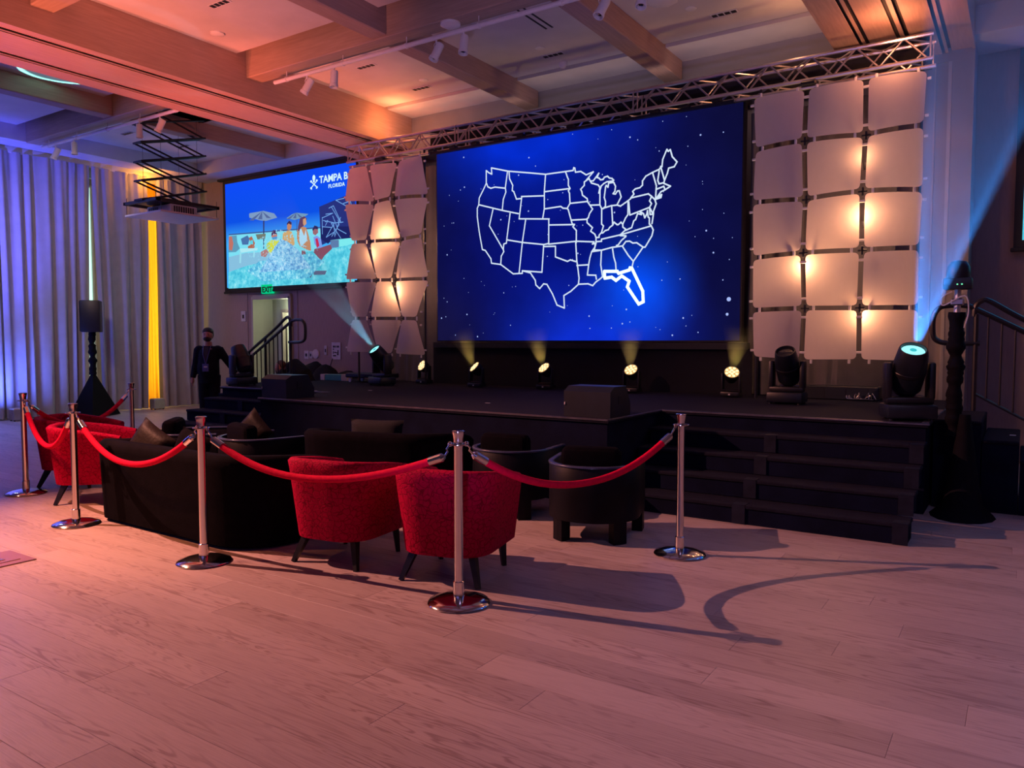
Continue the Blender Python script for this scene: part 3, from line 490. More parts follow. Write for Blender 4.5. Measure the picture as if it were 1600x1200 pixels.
# side stairs with railings
def side_stairs(sgn,x0,label,rl):
    t=thing('side_stairs',label,'stairs',(x0,0,0),0,'side stage stairs')
    for k in range(5):
        z=SZ-.164*k; a=.0+.29*k+(.1 if k else 0); b=a+.29+(.1 if k==0 else 0)
        xa,xb=(a,b) if sgn>0 else (-b,-a)
        part('tread',MB().rbox(xa+.002,xb-.002,8.1,9.28,z-.035,z,.01,1),'carpet',t)
        part('step_body',MB().box(xa+.004,xb-.004,8.115,9.27,0,z-.036),'skirt',t,smooth=0)
    part('label_sticker',MB().box(sgn*.62-.025,sgn*.62+.025,8.6,8.66,SZ-.163,SZ-.161),'paper',t,smooth=0)
    r=thing('handrail',rl,'railing',(x0,0,0),0,'stage stair railings')
    Y_=9.32; s=sgn
    X=lambda v:v*s
    sl=-.164/.29
    def top(x,z0): return (X(x),Y_,z0+sl*(x-.30))
    # guard rail
    part('top_rail',MB().tube(catmull([(X(.24),Y_,1.80),(X(.25),Y_,1.90),(X(.30),Y_,1.955),(X(.38),Y_,1.95),top(.7,1.97),top(1.5,1.97)],5),.027,8),'rail',r)
    # handrail with return loop
    part('handrail_loop',MB().tube(catmull([(X(.30),Y_,1.52),(X(.02),Y_,1.52),(X(-.09),Y_,1.55),(X(-.13),Y_,1.62),(X(-.13),Y_,1.80),(X(-.08),Y_,1.89),(X(0),Y_,1.915),(X(.16),Y_,1.91),top(.34,1.85),top(1.5,1.85)],5),.027,8),'rail',r)
    part('bottom_rail',MB().tube([(X(.26),Y_,1.0),top(1.5,.98)],.014,8),'rail',r)
    for x,zb in ((.26,.0),(.95,.0),(1.42,.0)): 
        zt=1.82 if x<.5 else 1.97+sl*(x-.3); part('post',MB().tube([(X(x),Y_,.0),(X(x),Y_,zt)],.024,8),'rail',r)
    for k in range(9):
        x=.37+.118*k; part('baluster',MB().tube([(X(x),Y_,.98+sl*(x-.3)),(X(x),Y_,1.85+sl*(x-.3))],.011,6),'rail',r)
side_stairs(1,XR,'black side stairs descending to the right edge of the photo','black tube railing on the right side stairs')
side_stairs(-1,XL,'black side stairs descending at the left end of the stage','black tube railing with looped end in front of the open doorway')
# ================================================================== LED WALL
LX=-5.73; LZ=1.55; LW=5.14; LH=3.12
led=thing('video_wall','large dark blue video wall showing a glowing outline map of the United States','screen',(LX,10.2,LZ))
part('cabinet',MB().box(-LW/2-.02,LW/2+.02,.0,.12,-.02,LH+.02),'plastic',led,smooth=0)
def led_mat():
    m=bpy.data.materials.new('starry_blue_screen'); m.use_nodes=True; nt=m.node_tree; nt.nodes.remove(nt.nodes['Principled BSDF'])
    e=nt.nodes.new('ShaderNodeEmission'); nt.links.new(e.outputs[0],nt.nodes['Material Output'].inputs[0])
    tc=nt.nodes.new('ShaderNodeTexCoord'); 
    def blob(cx,cz,sx,sz):
        mp=nt.nodes.new('ShaderNodeMapping'); mp.inputs['Location'].default_value=(-cx/sx,0,-cz/sz); mp.inputs['Scale'].default_value=(1/sx,0,1/sz)
        nt.links.new(tc.outputs['Object'],mp.inputs[0]); g=nt.nodes.new('ShaderNodeTexGradient'); g.gradient_type='QUADRATIC_SPHERE'; nt.links.new(mp.outputs[0],g.inputs[0])
        return g.outputs['Fac']
    cur=None
    base=srgb(13,13,52)
    prev=base+(1,)
    for (cx,cz,sx,sz,col,k) in [(-.3,1.6,3.6,3.2,srgb(7,18,122),1.5),(-.8,3.2,2.9,1.5,srgb(4,42,198),1.7),(.3,-.1,2.4,1.6,srgb(14,46,205),1.5),(1.1,.75,1.1,1.1,srgb(8,80,250),1.3),(-2.6,.0,1.6,1.8,srgb(20,18,62),1.3)]:
        mx=nt.nodes.new('ShaderNodeMix'); mx.data_type='RGBA'
        if cur is None: mx.inputs[6].default_value=prev
        else: nt.links.new(cur,mx.inputs[6])
        mx.inputs[7].default_value=col+(1,)
        mu=nt.nodes.new('ShaderNodeMath'); mu.operation='MULTIPLY'; mu.use_clamp=True; mu.inputs[1].default_value=k; nt.links.new(blob(cx,cz,sx,sz),mu.inputs[0]); nt.links.new(mu.outputs[0],mx.inputs[0]); cur=mx.outputs[2]
    n=nt.nodes.new('ShaderNodeTexNoise'); n.inputs['Scale'].default_value=1.2; n.inputs['Detail'].default_value=3; nt.links.new(tc.outputs['Object'],n.inputs['Vector'])
    mr=nt.nodes.new('ShaderNodeMapRange'); mr.inputs[1].default_value=.3; mr.inputs[2].default_value=.7; mr.inputs[3].default_value=.8; mr.inputs[4].default_value=1.1; nt.links.new(n.outputs['Fac'],mr.inputs[0])
    nt.links.new(cur,e.inputs[0]); nt.links.new(mr.outputs[0],e.inputs[1]); return m
part('display',MB().add([(-LW/2,-.004,0),(LW/2,-.004,0),(LW/2,-.004,LH),(-LW/2,-.004,LH)],[(0,1,2,3)]),led_mat(),led,smooth=0)
M['line']=emis('map_line_glow',srgb(205,222,240),1); M['fline']=emis('bright_map_line_glow',(.75,1.1,1.3),1.3)
def ribbon(lines,wd,y):
    mb=MB()
    for ln in lines:
        for (a,b) in zip(ln[:-1],ln[1:]):
            d=Vector((b[0]-a[0],0,b[1]-a[1]))
            if d.length<1e-4: continue
            d.normalize(); n=Vector((-d.z,0,d.x))*wd/2; A=Vector((a[0],y,a[1]))-d*wd*.3; B=Vector((b[0],y,b[1]))+d*wd*.3
            mb.add([A-n,B-n,B+n,A+n],[(0,1,2,3)])
    return mb
part('state_outlines',ribbon(MAP,.021,-.008),'line',led,smooth=0)
part('florida_outline',ribbon([FLA],.045,-.010),'fline',led,smooth=0,label='brighter glowing outline of Florida')
M['star']=emis('star_glow',(.35,.45,.85),1)
mb=MB(); rs=random.Random(3)
for i in range(110):
    x=rs.uniform(-LW/2+.05,LW/2-.05); z=rs.uniform(.05,LH-.05); r=rs.choice([.005,.006,.007,.009,.013])
    mb.add([(x+r*math.cos(a*PI/3),-.006,z+r*math.sin(a*PI/3)) for a in range(6)],[(0,1,2,3,4,5)])
for x,z,r in [(2.42,.55,.03),(2.4,.35,.02)]: mb.add([(x+r*math.cos(a*PI/4),-.006,z+r*math.sin(a*PI/4)) for a in range(8)],[tuple(range(8))])
part('stars',mb,'star',led,smooth=0,kind='stuff')
part('bottom_bar',MB().box(-LW/2-.1,LW/2+.1,-.01,.14,-.12,-.03),'plastic_grey',led,smooth=0)
tag(part('backdrop_cloth',MB().box(LX-LW/2-.15,LX+LW/2+.15,10.26,10.3,SZ+.001,1.44),'black_drape',None),'black cloth hanging below the video wall behind the small wash lights','cloth')
tag(part('border_cloth',MB().box(-8.25,-.97,9.97,10.0,4.60,4.98),'black_drape',None),'black border cloth hanging behind the truss above the video wall','cloth')
# drapes behind towers
def drape(x0,x1,z0,z1,y,label,seed,mt='drape',name='drape'):
    n=int((x1-x0)/.02)+2; zs=[z0,z0+.06,z0+.4,z0+1,z0+2,z0+3,z1]; vs=[];fs=[]
    for z in zs:
        for i in range(n):
            x=x0+(x1-x0)*i/(n-1); fl_=.03+.05*mnoise.noise(Vector((x,seed,z*.2)))
            vs.append((x+.03*mnoise.noise(Vector((x*2,z,seed))),y+fl_*math.sin(x*2*PI/.19+1.5*mnoise.noise(Vector((x*3,seed,z*.5))))-(.12*max(0,.3-(z-z0))*(1+math.sin(x*9))),z))
    for k in range(len(zs)-1):
        for i in range(n-1): a=k*n+i; fs.append((a,a+1,a+n+1,a+n))
    return tag(part(name,MB().add(vs,fs),mt,None,smooth=80),label,'drape','grey drapes behind the panel towers')
drape(-3.12,-1.35,SZ+.012,4.55,10.42,'grey drape hanging behind the right panel tower',1)
drape(-10.0,-8.36,SZ+.012,4.55,10.42,'grey drape hanging behind the left panel tower',2)
# ================================================================== TRUSS
TZ0,TZ1=4.60,4.86; TY0,TY1=9.60,9.88
def chord_me(L):
    me=MB().tube([(0,0,0),(L,0,0)],.024,8).mesh('chord'); me.materials.append(M['alu']); return me
def brace_me(L,r=.0115):
    me=MB().tube([(0,0,0),(L,0,0)],r,6).mesh('brace'); me.materials.append(M['alu']); return me
BR=brace_me(1.0)
def truss_seg(x0,x1,label):
    t=thing('truss',label,'truss',(x0,TY0,TZ0),0,'aluminium truss segments over the stage'); W=x1-x0; cm=chord_me(W-.01); D=TY1-TY0; Hh=TZ1-TZ0
    for y in (0,D):
        for z in (0,Hh): inst('chord',cm,t,(.005,y,z))
    def br(a,b):
        a=Vector(a);b=Vector(b);d=b-a; o=inst('brace',BR,t,a); o.rotation_euler=d.to_track_quat('X','Z').to_euler(); o.scale=(d.length,1,1)
    for y in (0,D):
        for x in (.03,W-.03): br((x,y,0),(x,y,Hh))
    n=max(2,round(W/.27)); n+=n%2
    for k in range(n):
        a=.05+(W-.1)*k/n; b=.05+(W-.1)*(k+1)/n
        z0,z1=(0,Hh) if k%2==0 else (Hh,0)
        br((a,0,z0),(b,0,z1)); br((a,D,Hh-z0),(b,D,Hh-z1))
        br((a,0 if k%2 else D,0),(b,D if k%2 else 0,0)); br((a,0 if k%2 else D,Hh),(b,D if k%2 else 0,Hh))
    return t
XT=[-9.8,-7.42,-4.42,-1.95+.0,-.92]
for a,b,l in [(-9.8,-7.42,'leftmost aluminium box truss segment over the left panel tower'),(-7.42,-4.42,'aluminium box truss segment over the left half of the video wall'),(-4.42,-.92,'aluminium box truss segment running over the right panel tower')]: truss_seg(a,b,l)
hb=thing('header_bar','dark batten hanging under the truss above the video wall','bar',(-8.2,TY0,4.5),0)
part('bar',MB().box(0,5.1,.02,.08,0,.035),'plastic_grey',hb,smooth=0)
for k in range(12): part('clamp',MB().rbox(.2+k*.42,.32+k*.42,.0,.1,.036,.075,.008,1),'plastic',hb)
for px_ in (-9.0,-2.2): tag(part('rigging_clamp',MB().rbox(px_-.09,px_+.09,9.52,9.96,4.52,4.575,.015,1),'plastic',None),'black truss clamp above the %s panel tower'%('left' if px_<-5 else 'right'),'clamp')
# ================================================================== PANEL TOWERS
CLIP=MB().rbox(-.014,.014,-.012,.008,-.034,.034,.005,1).mesh('clip'); CLIP.materials.append(M['white_paint'])
def tower(T,label):
    cx=sum(p[0] for p in T[0])/4; t=thing('panel_tower',label,'panel tower',(cx,9.5,1.3),0,'white panel towers'); g=.027
    for r in range(5):
        for c in range(3):
            q=[Vector((T[r+1][c][0],T[r+1][c][1])),Vector((T[r+1][c+1][0],T[r+1][c+1][1])),Vector((T[r][c+1][0],T[r][c+1][1])),Vector((T[r][c][0],T[r][c][1]))]
            ce_=sum(q,Vector((0,0)))/4
            q=[p+Vector((g if p.x<ce_.x else -g,g if p.y<ce_.y else -g)) for p in q]
            # rounded outline
            out=[]; R=.055
            for i in range(4):
                p=q[i]; a=(q[i-1]-p).normalized(); b=(q[(i+1)%4]-p).normalized(); P0=p+a*R; P2=p+b*R
                for k in range(5):
                    s=k/4; out.append(P0*(1-s)**2+p*2*s*(1-s)+P2*s*s)
                # edge midpoints for curvature
                e=q[(i+1)%4]-b*R*0; 
                nx=q[(i+1)%4]+( -b)*R
                for k in (1,2,3): out.append(P2+(nx-P2)*k/4)
            tw=(1 if (r+c)%2 else -1)
            def off(p):
                u=(p.x-ce_.x)/.32; v=(p.y-ce_.y)/.32
                return -.06*(1-u*u)+ .012*tw*v*u - .006*(1-v*v)
            rings=[1,.92,.7,.4]; vs=[];n=len(out)
            for s in rings:
                for p in out: pp=ce_+(p-ce_)*s; vs.append((pp.x-cx,off(pp),pp.y-1.3))
            vs.append((ce_.x-cx,off(ce_),ce_.y-1.3)); fs=[]
            for k in range(len(rings)-1):
                for i in range(n): fs.append((k*n+i,k*n+(i+1)%n,(k+1)*n+(i+1)%n,(k+1)*n+i))
            k=len(rings)-1
            for i in range(n): fs.append((k*n+i,k*n+(i+1)%n,len(vs)-1))
            part('panel',MB().add(vs,fs),'panel',t,smooth=80)
    def clip(x,z,ang,s=1): inst('clip',CLIP,t,(x-cx,.0,z-1.3),(0,ang,0)).scale=(1,1,s)
    for r in range(6):
        for c in range(3):
            a=T[r][c];b=T[r][c+1]
            for s in (.17,.83): clip(a[0]+(b[0]-a[0])*s,a[1]+(b[1]-a[1])*s,0,.7 if r in(0,5) else 1)
    for c in range(4):
        for r in range(5):
            a=T[r][c];b=T[r+1][c]
            for s in (.17,.83): clip(a[0]+(b[0]-a[0])*s,a[1]+(b[1]-a[1])*s,PI/2,.6 if c in(0,3) else 1)
    for lx_,lz_ in ([(-2.19,2.42),(-1.55,1.84),(-1.57,2.94),(-1.57,3.6)] if cx>-5 else [(-8.78,3.3),(-8.56,2.36),(-9.08,2.98)]):
        part('backlight',MB().lathe([(0,-.02),(.028,-.02),(.034,.06),(.028,.06),(.02,0),(0,0)],12,(lx_-cx,.15,lz_-1.3-.09)),'plastic',t)
    # four-armed hubs behind the node points and a carrying tube
    for r in range(1,5):
        for c in range(1,3):
            x,z=T[r][c]; part('hub',MB().rbox(x-cx-.05,x-cx+.05,.02,.03,z-1.3-.012,z-1.3+.012,.003,1).rbox(x-cx-.012,x-cx+.012,.02,.03,z-1.3-.05,z-1.3+.05,.003,1),'plastic_grey',t)
    part('top_pipe',MB().tube([(T[0][0][0]-cx-.05,.06,3.2),(T[0][3][0]-cx+.05,.06,3.2)],.022,8),'alu',t)
    for c in (0,3):
        x=T[0][c][0]-cx+(.08 if c==0 else -.08); part('support_pole',MB().tube([(x,.10,3.3),(x,.10,-.46)],.018,8),'plastic',t)
    return t
tower(TWR,'tall tower of fifteen white panels right of the video wall'); tower(TWL,'tall tower of fifteen tapering white panels left of the video wall')
# ================================================================== STAGE LIGHTING
def aimed(d):  # matrix with +Z along d
    return Vector(d).normalized().to_track_quat('Z','Y').to_matrix().to_4x4()
def moving_head(loc,d,lens,label,s=1.0):
    t=thing('moving_head',label,'stage light',loc,0,'large moving head lights')
    h=Vector(d).normalized(); yaw=math.atan2(h.y,h.x)-PI/2 if Vector((h.x,h.y)).length>.05 else 0
    Y=Matrix.Rotation(yaw,4,'Z')
    part('base',MB().rbox(-.20*s,.20*s,-.15*s,.15*s,.02,.14*s,.02,2),'plastic_grey',t,rot=(0,0,yaw))
    for sx in (-1,1):
        for sy in (-1,1): part('foot',MB().lathe([(.02,0),(.02,.025)],8,(sx*.16*s,sy*.11*s,0)),'plastic',t,rot=(0,0,yaw))
    part('yoke',MB().rbox(-.19*s,.19*s,-.07*s,.07*s,.142*s,.20*s,.015,2).rbox(-.20*s,-.145*s,-.07*s,.07*s,.18*s,.50*s,.02,2).rbox(.145*s,.20*s,-.07*s,.07*s,.18*s,.50*s,.02,2),'plastic',t,rot=(0,0,yaw))
    part('handle_strip',MB().box(-.14*s,.1*s,-.074*s,-.070*s,.205*s,.213*s),'edge_metal',t,smooth=0,rot=(0,0,yaw))
    hd=part('head',MB().lathe([(.0,-.23*s),(.09*s,-.225*s),(.125*s,-.17*s),(.135*s,0),(.13*s,.10*s),(.115*s,.20*s),(.108*s,.22*s),(.100*s,.22*s),(.097*s,.19*s),(0,.19*s)],24,Mx=aimed(d)),'plastic_grey',t,loc=(0,0,.43*s))
    part('head_band',MB().lathe([(.136*s,-.02),(.139*s,-.015),(.139*s,.015),(.136*s,.02)],24,Mx=aimed(d)),'plastic',hd)
    part('lens',MB().lathe([(0,.192*s),(.094*s,.193*s),(.094*s,.196*s),(.06*s,.204*s),(0,.207*s)],20,Mx=aimed(d)),lens,hd)
    if lens!='dark_lens': part('lens_center',MB().lathe([(0,.2075*s),(.028*s,.2075*s),(.028*s,.2085*s),(0,.2085*s)],12,Mx=aimed(d)),'teal_glow',hd)
    return t
M['dark_lens']=mat('dark_lens',(.02,.02,.025),.08,0); M['cyan_glow']=emis('cyan_lens_glow',(.35,1.0,1.05),1.1); M['teal_glow']=emis('teal_lens_glow',(.05,.5,.55),1)
dL=(Vector((-12.3,6.9,5.58))-Vector((-8.8,9.27,1.25))).normalized()
dR=(Vector((.25,7.9,5.6))-Vector((-.85,7.66,1.25))).normalized()
dLv=Vector(BLD); dRv=Vector((.20,-.50,.9))
moving_head((-8.72,9.27,SZ),dLv,'cyan_glow','large moving head light throwing a pale beam from the left panel tower')
moving_head((-.88,7.9,SZ),dRv,'cyan_glow','large moving head light throwing a blue beam at the stage right corner',1.06)
moving_head((-2.27,9.14,SZ),(.0,-.55,.8),'dark_lens','large unlit moving head light in front of the right panel tower')
moving_head((-10.55,7.95,SZ),(-.35,.0,.7),'dark_lens','large unlit moving head light at the left corner of the stage')
M['wash_glow']=emis('warm_led_cell',(1.25,.95,.5),1.15); M['wash_face']=emis('warm_led_face',(.75,.42,.14),1)
def wash(x,y,d,label,face='wash_face',cell='wash_glow'):
    t=thing('wash_light',label,'stage light',(x,y,SZ),0,'small wash lights along the video wall')
    part('base',MB().rbox(-.12,.12,-.09,.09,.015,.075,.012,2),'plastic',t)
    for sx in (-.08,0,.08): part('connector',MB().box(sx-.012,sx+.012,-.094,-.090,.03,.05),'white_plastic' if sx==0 else 'plastic_grey',t,smooth=0)
    part('yoke',MB().rbox(-.125,-.100,-.04,.04,.06,.31,.01,2).rbox(.100,.125,-.04,.04,.06,.31,.01,2).rbox(-.12,.12,-.04,.04,.076,.10,.01,1),'plastic',t)
    A=aimed(d); hd=part('head',MB().lathe([(0,-.11),(.06,-.105),(.085,-.05),(.098,.03),(.102,.05),(.096,.052),(0,.045)],20,Mx=A),'plastic',t,loc=(0,0,.29))
    part('face',MB().lathe([(0,.0455),(.092,.0525),(.092,.0535),(0,.0535)],20,Mx=A),face,hd)
    c=MB()
    for k in range(12):
        rr=0.028 if k<4 else .068; an=k*PI/2 if k<4 else (k-4)*PI/4+.3
        c.lathe([(0,.054),(.0195,.054),(.0195,.057),(0,.058)],8,(rr*math.cos(an),rr*math.sin(an),0),Mx=A)
    part('led_cells',c,cell,hd)
    return t
WD=[((-8.37,9.92),(-.25,-.95,.55),'wash light nearest the left panel tower'),((-7.06,9.62),(-.45,-.7,.75),'second wash light from the left below the video wall'),((-5.95,9.85),(-.25,-.75,.75),'middle wash light below the video wall, behind the black floor monitor'),((-4.55,9.85),(.05,-.8,.75),'brightest wash light below the right half of the video wall'),((-3.13,9.8),(.3,-.75,.75),'rightmost wash light beside the right panel tower')]
for (x,y),d,l in WD:
    wash(x,y,d,l)
    dn=Vector(d).normalized()
    spot('wash_lamp',Vector((x,y,SZ+.29))+dn*.07,Vector((x,y,SZ+.29))+Vector((d[0]*.7,-.12,.9)),58,(1,.68,.24),44,1,.06)
# haze beams (real scattering volumes lit by the lamps)
def haze(name,loc,d,l0,l1,ang,m,label):
    ta=math.tan(math.radians(ang/2))*.985
    o=part(name,MB().lathe([(.02+ta*l0,l0),(.02+ta*l1,l1)],24),m,None,smooth=60,loc=loc); o.rotation_euler=aimed(d).to_euler(); o['kind']='stuff'; return tag(o,label,'haze')
hz=haze_mat('haze_in_beam',.8,ln=2.9); hz3=haze_mat('haze_in_blue_beam',.26,ln=6.5); hz2=haze_mat('haze_in_wash',.62,(1,.92,.65),ln=.62)
haze('light_beam',BL,BLD,.05,2.85,17,hz,'pale hazy beam rising left across the left panel tower')
haze('light_beam',BRT,BRD,.1,4.1,22,hz3,'blue hazy beam rising past the right panel tower')
for (x,y),d,l in WD[1:]:
    dd=Vector((d[0]*.7,-.12,.9)); haze('wash_glow_haze',tuple(Vector((x,y,SZ+.29))+Vector(d).normalized()*.07),dd,.03,.70,42,hz2,'yellow haze above the '+l.split(',')[0])
# floor monitors
def monitor(loc,rz,label):
    t=thing('floor_monitor',label,'speaker',loc,rz,'wedge floor monitors')
    prof=[(-.22,0),(.22,0),(.22,.12),(.12,.29),(-.13,.29),(-.22,.24)]
    W=.25
    vs=[(-W,y,z) for y,z in prof]+[(W,y,z) for y,z in prof]; n=6
    part('cabinet',MB().add(vs,[tuple(range(n)),tuple(range(n,2*n))[::-1]]+[(i,n+i,n+(i+1)%n,(i+1)%n) for i in range(n)]),'plastic_grey',t,smooth=0)
    part('grille',MB().add([(-W+.02,.225,.02),(W-.02,.225,.02),(W-.02,.225,.115),(-W+.02,.225,.115)],[(0,1,2,3)]),'grille',t,smooth=0)
    part('side_handle',MB().rbox(W,W+.006,-.05,.03,.12,.2,.002,1),'plastic',t); part('indicator',MB().box(-W+.008,-W+.018,-.231,-.2215,.11,.135),'white_plastic',t,smooth=0)
    return t
monitor((-7.93,6.68,SZ),-.05,'black wedge floor monitor at the left front corner of the stage')
monitor((-3.47,6.72,SZ),.0,'black wedge floor monitor at the centre right edge of the stage')
# case, heap, boxes behind
t=thing('long_case','long dark equipment case with loose wires behind the right panel tower','case',(-1.86,10.2,SZ))
part('case_body',MB().rbox(-.46,.42,-.12,.12,.0,.17,.012,1),'plastic_grey',t); 
for x in (-.2,.05,.3): part('case_seam',MB().box(x-.004,x+.004,-.125,-.12,.01,.16),'plastic',t,smooth=0)
wm=MB(); rw=random.Random(4)
for k in range(8):
    x=.1+.035*k; wm.tube(catmull([(x,-.16,.02),(x+rw.uniform(-.05,.05),-.18,.06+rw.random()*.05),(x+rw.uniform(-.08,.08),-.2,.03),(x+.06,-.17,.02)],3),.005,5)
part('loose_wires',wm,'alu',t,kind='stuff')
t=thing('equipment_dolly','low black wheeled dolly beside the left moving head','dolly',(-9.55,9.86,SZ))
part('deck_board',MB().rbox(-.42,.5,-.2,.2,.08,.16,.015,1),'plastic_grey',t)
for sx in (-.34,.4):
    for sy in (-.15,.15): part('wheel',MB().tube([(sx,sy-.015,.035),(sx,sy+.015,.035)],.035,12),'white_plastic',t)
tag(part('carton',MB().rbox(-10.72,-10.30,9.88,10.05,SZ,SZ+.11,.006,1),'teal_box',None),'small teal and white carton on the stage behind the dolly','carton')
tag(part('carton',MB().rbox(-10.84,-10.73,9.88,10.02,SZ,SZ+.11,.006,1),'white_plastic',None),'small white carton next to the teal one at the stage left','carton')
tag(part('carton',MB().rbox(-10.28,-10.13,9.86,10.0,SZ,SZ+.12,.006,1),'cream',None),'small cream carton between the teal carton and the dolly','carton')
hp=MB()
for cx,cy_,rx,ry,rz in [(-12.35,11.05,.44,.28,.62),(-11.9,11.0,.42,.28,.56),(-11.4,11.08,.45,.28,.44),(-12.7,11.1,.3,.25,.3)]: hp.ball((cx,cy_,.5),(rx,ry,rz),16,10)
hp.v=[(x+.04*mnoise.noise(Vector((x*4,y*4,z*4))),y,max(0,z+.05*mnoise.noise(Vector((x*5,y*5,z*5+3))))) for x,y,z in hp.v]
tag(part('cloth_heap',hp,'black_fabric',None,smooth=80),'heap of black cloth below the wall sign at the back left','cloth')
# ================================================================== PROJECTION SCREENS
M['cyanline']=emis('picture_white',(.62,.86,.88),1)
def sky_mat():
    m=bpy.data.materials.new('sky_picture'); m.use_nodes=True; nt=m.node_tree; nt.nodes.remove(nt.nodes['Principled BSDF'])
    e=nt.nodes.new('ShaderNodeEmission'); nt.links.new(e.outputs[0],nt.nodes['Material Output'].inputs[0])
    tc=nt.nodes.new('ShaderNodeTexCoord'); sp=nt.nodes.new('ShaderNodeSeparateXYZ'); nt.links.new(tc.outputs['Object'],sp.inputs[0])
    mr=nt.nodes.new('ShaderNodeMapRange'); mr.inputs[1].default_value=1.0; mr.inputs[2].default_value=2.4; nt.links.new(sp.outputs[2],mr.inputs[0])
    cr=nt.nodes.new('ShaderNodeValToRGB'); nt.links.new(mr.outputs[0],cr.inputs[0]); el=cr.color_ramp.elements
    el[0].color=srgb(60,165,240)+(1,); el[1].color=srgb(14,72,240)+(1,); x=el.new(.35); x.color=srgb(12,78,222)+(1,)
    nt.links.new(cr.outputs[0],e.inputs[0]); return m
def water_mat(sc=5,c0=srgb(48,165,200),c1=srgb(150,228,240),c2=srgb(86,200,222)):
    m=bpy.data.materials.new('water_picture'); m.use_nodes=True; nt=m.node_tree; nt.nodes.remove(nt.nodes['Principled BSDF'])
    e=nt.nodes.new('ShaderNodeEmission'); nt.links.new(e.outputs[0],nt.nodes['Material Output'].inputs[0])
    tc=nt.nodes.new('ShaderNodeTexCoord'); n=nt.nodes.new('ShaderNodeTexNoise'); n.inputs['Scale'].default_value=sc; n.inputs['Detail'].default_value=6; n.inputs['Roughness'].default_value=.75
    nt.links.new(tc.outputs['Object'],n.inputs['Vector'])
    cr=nt.nodes.new('ShaderNodeValToRGB'); nt.links.new(n.outputs['Fac'],cr.inputs[0]); el=cr.color_ramp.elements
    el[0].position=.33; el[0].color=c0+(1,); el[1].position=.68; el[1].color=c1+(1,); x=el.new(.5); x.color=c2+(1,)
    nt.links.new(cr.outputs[0],e.inputs[0]); return m
def screen(x0,w,label,full):
    H_=2.39; t=thing('projection_screen',label,'screen',(x0,11.4,2.78))
    part('border',MB().box(-.09,w+.09,.0,.02,-.10,H_+.10),'ink',t,smooth=0)
    part('bottom_bar',MB().rbox(-.12,w+.12,-.015,.03,-.14,-.09,.01,1),'ink',t); part('housing',MB().rbox(-.25,w+.2,-.04,.08,H_+.08,H_+.16,.01,1),'ink',t)
    part('picture',MB().add([(0,-.002,0),(w,-.002,0),(w,-.002,H_),(0,-.002,H_)],[(0,1,2,3)]),sky_mat(),t,smooth=0)
    if not full:
        part('picture_water',MB().add([(0,-.004,0),(w,-.004,0),(w,-.004,.8),(0,-.004,.6)],[(0,1,2,3)]),water_mat(),t,smooth=0); return t
    C=dict(um1=srgb(120,150,190),um1p=srgb(50,60,110),um2=srgb(110,150,185),um2p=srgb(60,80,130),wall=srgb(120,215,235),rail=srgb(60,90,150),deck=srgb(130,185,215),
      bld=srgb(38,48,120),bld2=srgb(28,34,96),ledge=srgb(120,225,230),ledge2=srgb(90,120,165),kidY=srgb(205,215,70),kidYs=srgb(180,200,80),kidH=srgb(190,120,110),kidHr=srgb(70,45,90),kidG=srgb(70,150,210),kidArm=srgb(170,120,120),
      manB=srgb(205,165,110),manHd=srgb(190,130,100),manHr=srgb(50,40,80),womH=srgb(90,60,95),womF=srgb(200,150,120),womB=srgb(190,135,100),womD=srgb(170,215,240),kid2H=srgb(150,100,110),kid2Hr=srgb(45,40,90),
      kid2S=srgb(120,150,225),kid2R=srgb(190,40,80),kid2L=srgb(130,75,95),wleg=srgb(130,85,100),sun1=srgb(185,110,100),sun2=srgb(170,100,80),sun2s=srgb(90,200,220),chair1=srgb(90,150,180),lounge=srgb(170,225,235),lounge2=srgb(150,215,230),lounge3=srgb(150,215,230),
      shade=srgb(70,110,165),pot=srgb(110,120,110),dark1=srgb(80,85,125),dark2=srgb(90,95,130),refl=srgb(110,110,125))
    order=['wall','rail','deck','bld','bld2','chair1','shade','um1','um1p','um2','um2p','pot','sun1','sun2','sun2s','lounge','lounge2','lounge3','ledge','ledge2','pool','kid2L','kid2S','kid2R','kid2H','kid2Hr','manB','manHd','manHr','womB','womD','wleg','womH','womF','kidArm','kidY','kidYs','kidH','kidHr','kidG','dark1','dark2','refl']
    nm=dict(um1='picture_parasol',um2='picture_parasol',pool='picture_water',bld='picture_building',bld2='picture_building')
    wmt=water_mat()
    for i,k in enumerate(order):
        pts=[(min(max(a,0),w),b) for a,b in BEACH[k]]; y=-.003-.0005*i
        mm=wmt if k=='pool' else emis('picture_'+k,C[k],1)
        part(nm.get(k,'picture_figure' if k[:3] in('kid','man','wom','sun') else 'picture_detail'),MB().add([(a,y,b) for a,b in pts],[tuple(range(len(pts)))]),mm,t,smooth=0)
    for (cx_,cz_,w_,h_) in [(1.33,1.55,.90,.22),(2.45,1.45,.62,.15)]:
        g_=MB()
        for k in range(0,6,2):
            xa=cx_-w_/2+w_*k/6; xb=cx_-w_/2+w_*(k+1)/6; g_.add([(cx_,-.0265,cz_+h_*.45),(xa,-.0265,cz_-h_*.28),(xb,-.0265,cz_-h_*.36)],[(0,1,2)])
        part('picture_parasol',g_,emis('parasol_shade',srgb(80,100,150),1),t,smooth=0)
    # structure lines on the building, splash spray
    rb=random.Random(5); X0,X1,Z0,Z1=3.25,w,1.12,1.95; ln=[]
    for _ in range(16):
        x=rb.uniform(X0,X1); z=rb.uniform(Z0,min(Z1,1.45+.45*(x-X0))); ln.append([(x,z),(min(w,max(X0,x+rb.uniform(-.35,.35))),z+rb.uniform(-.3,.05)),(min(w,max(X0,x+rb.uniform(-.2,.4))),z+rb.uniform(-.4,-.05))])
    part('picture_lattice',ribbon(ln,.016,-.028),emis('lattice_white',srgb(110,160,225),1),t,smooth=0)
    sp=MB()
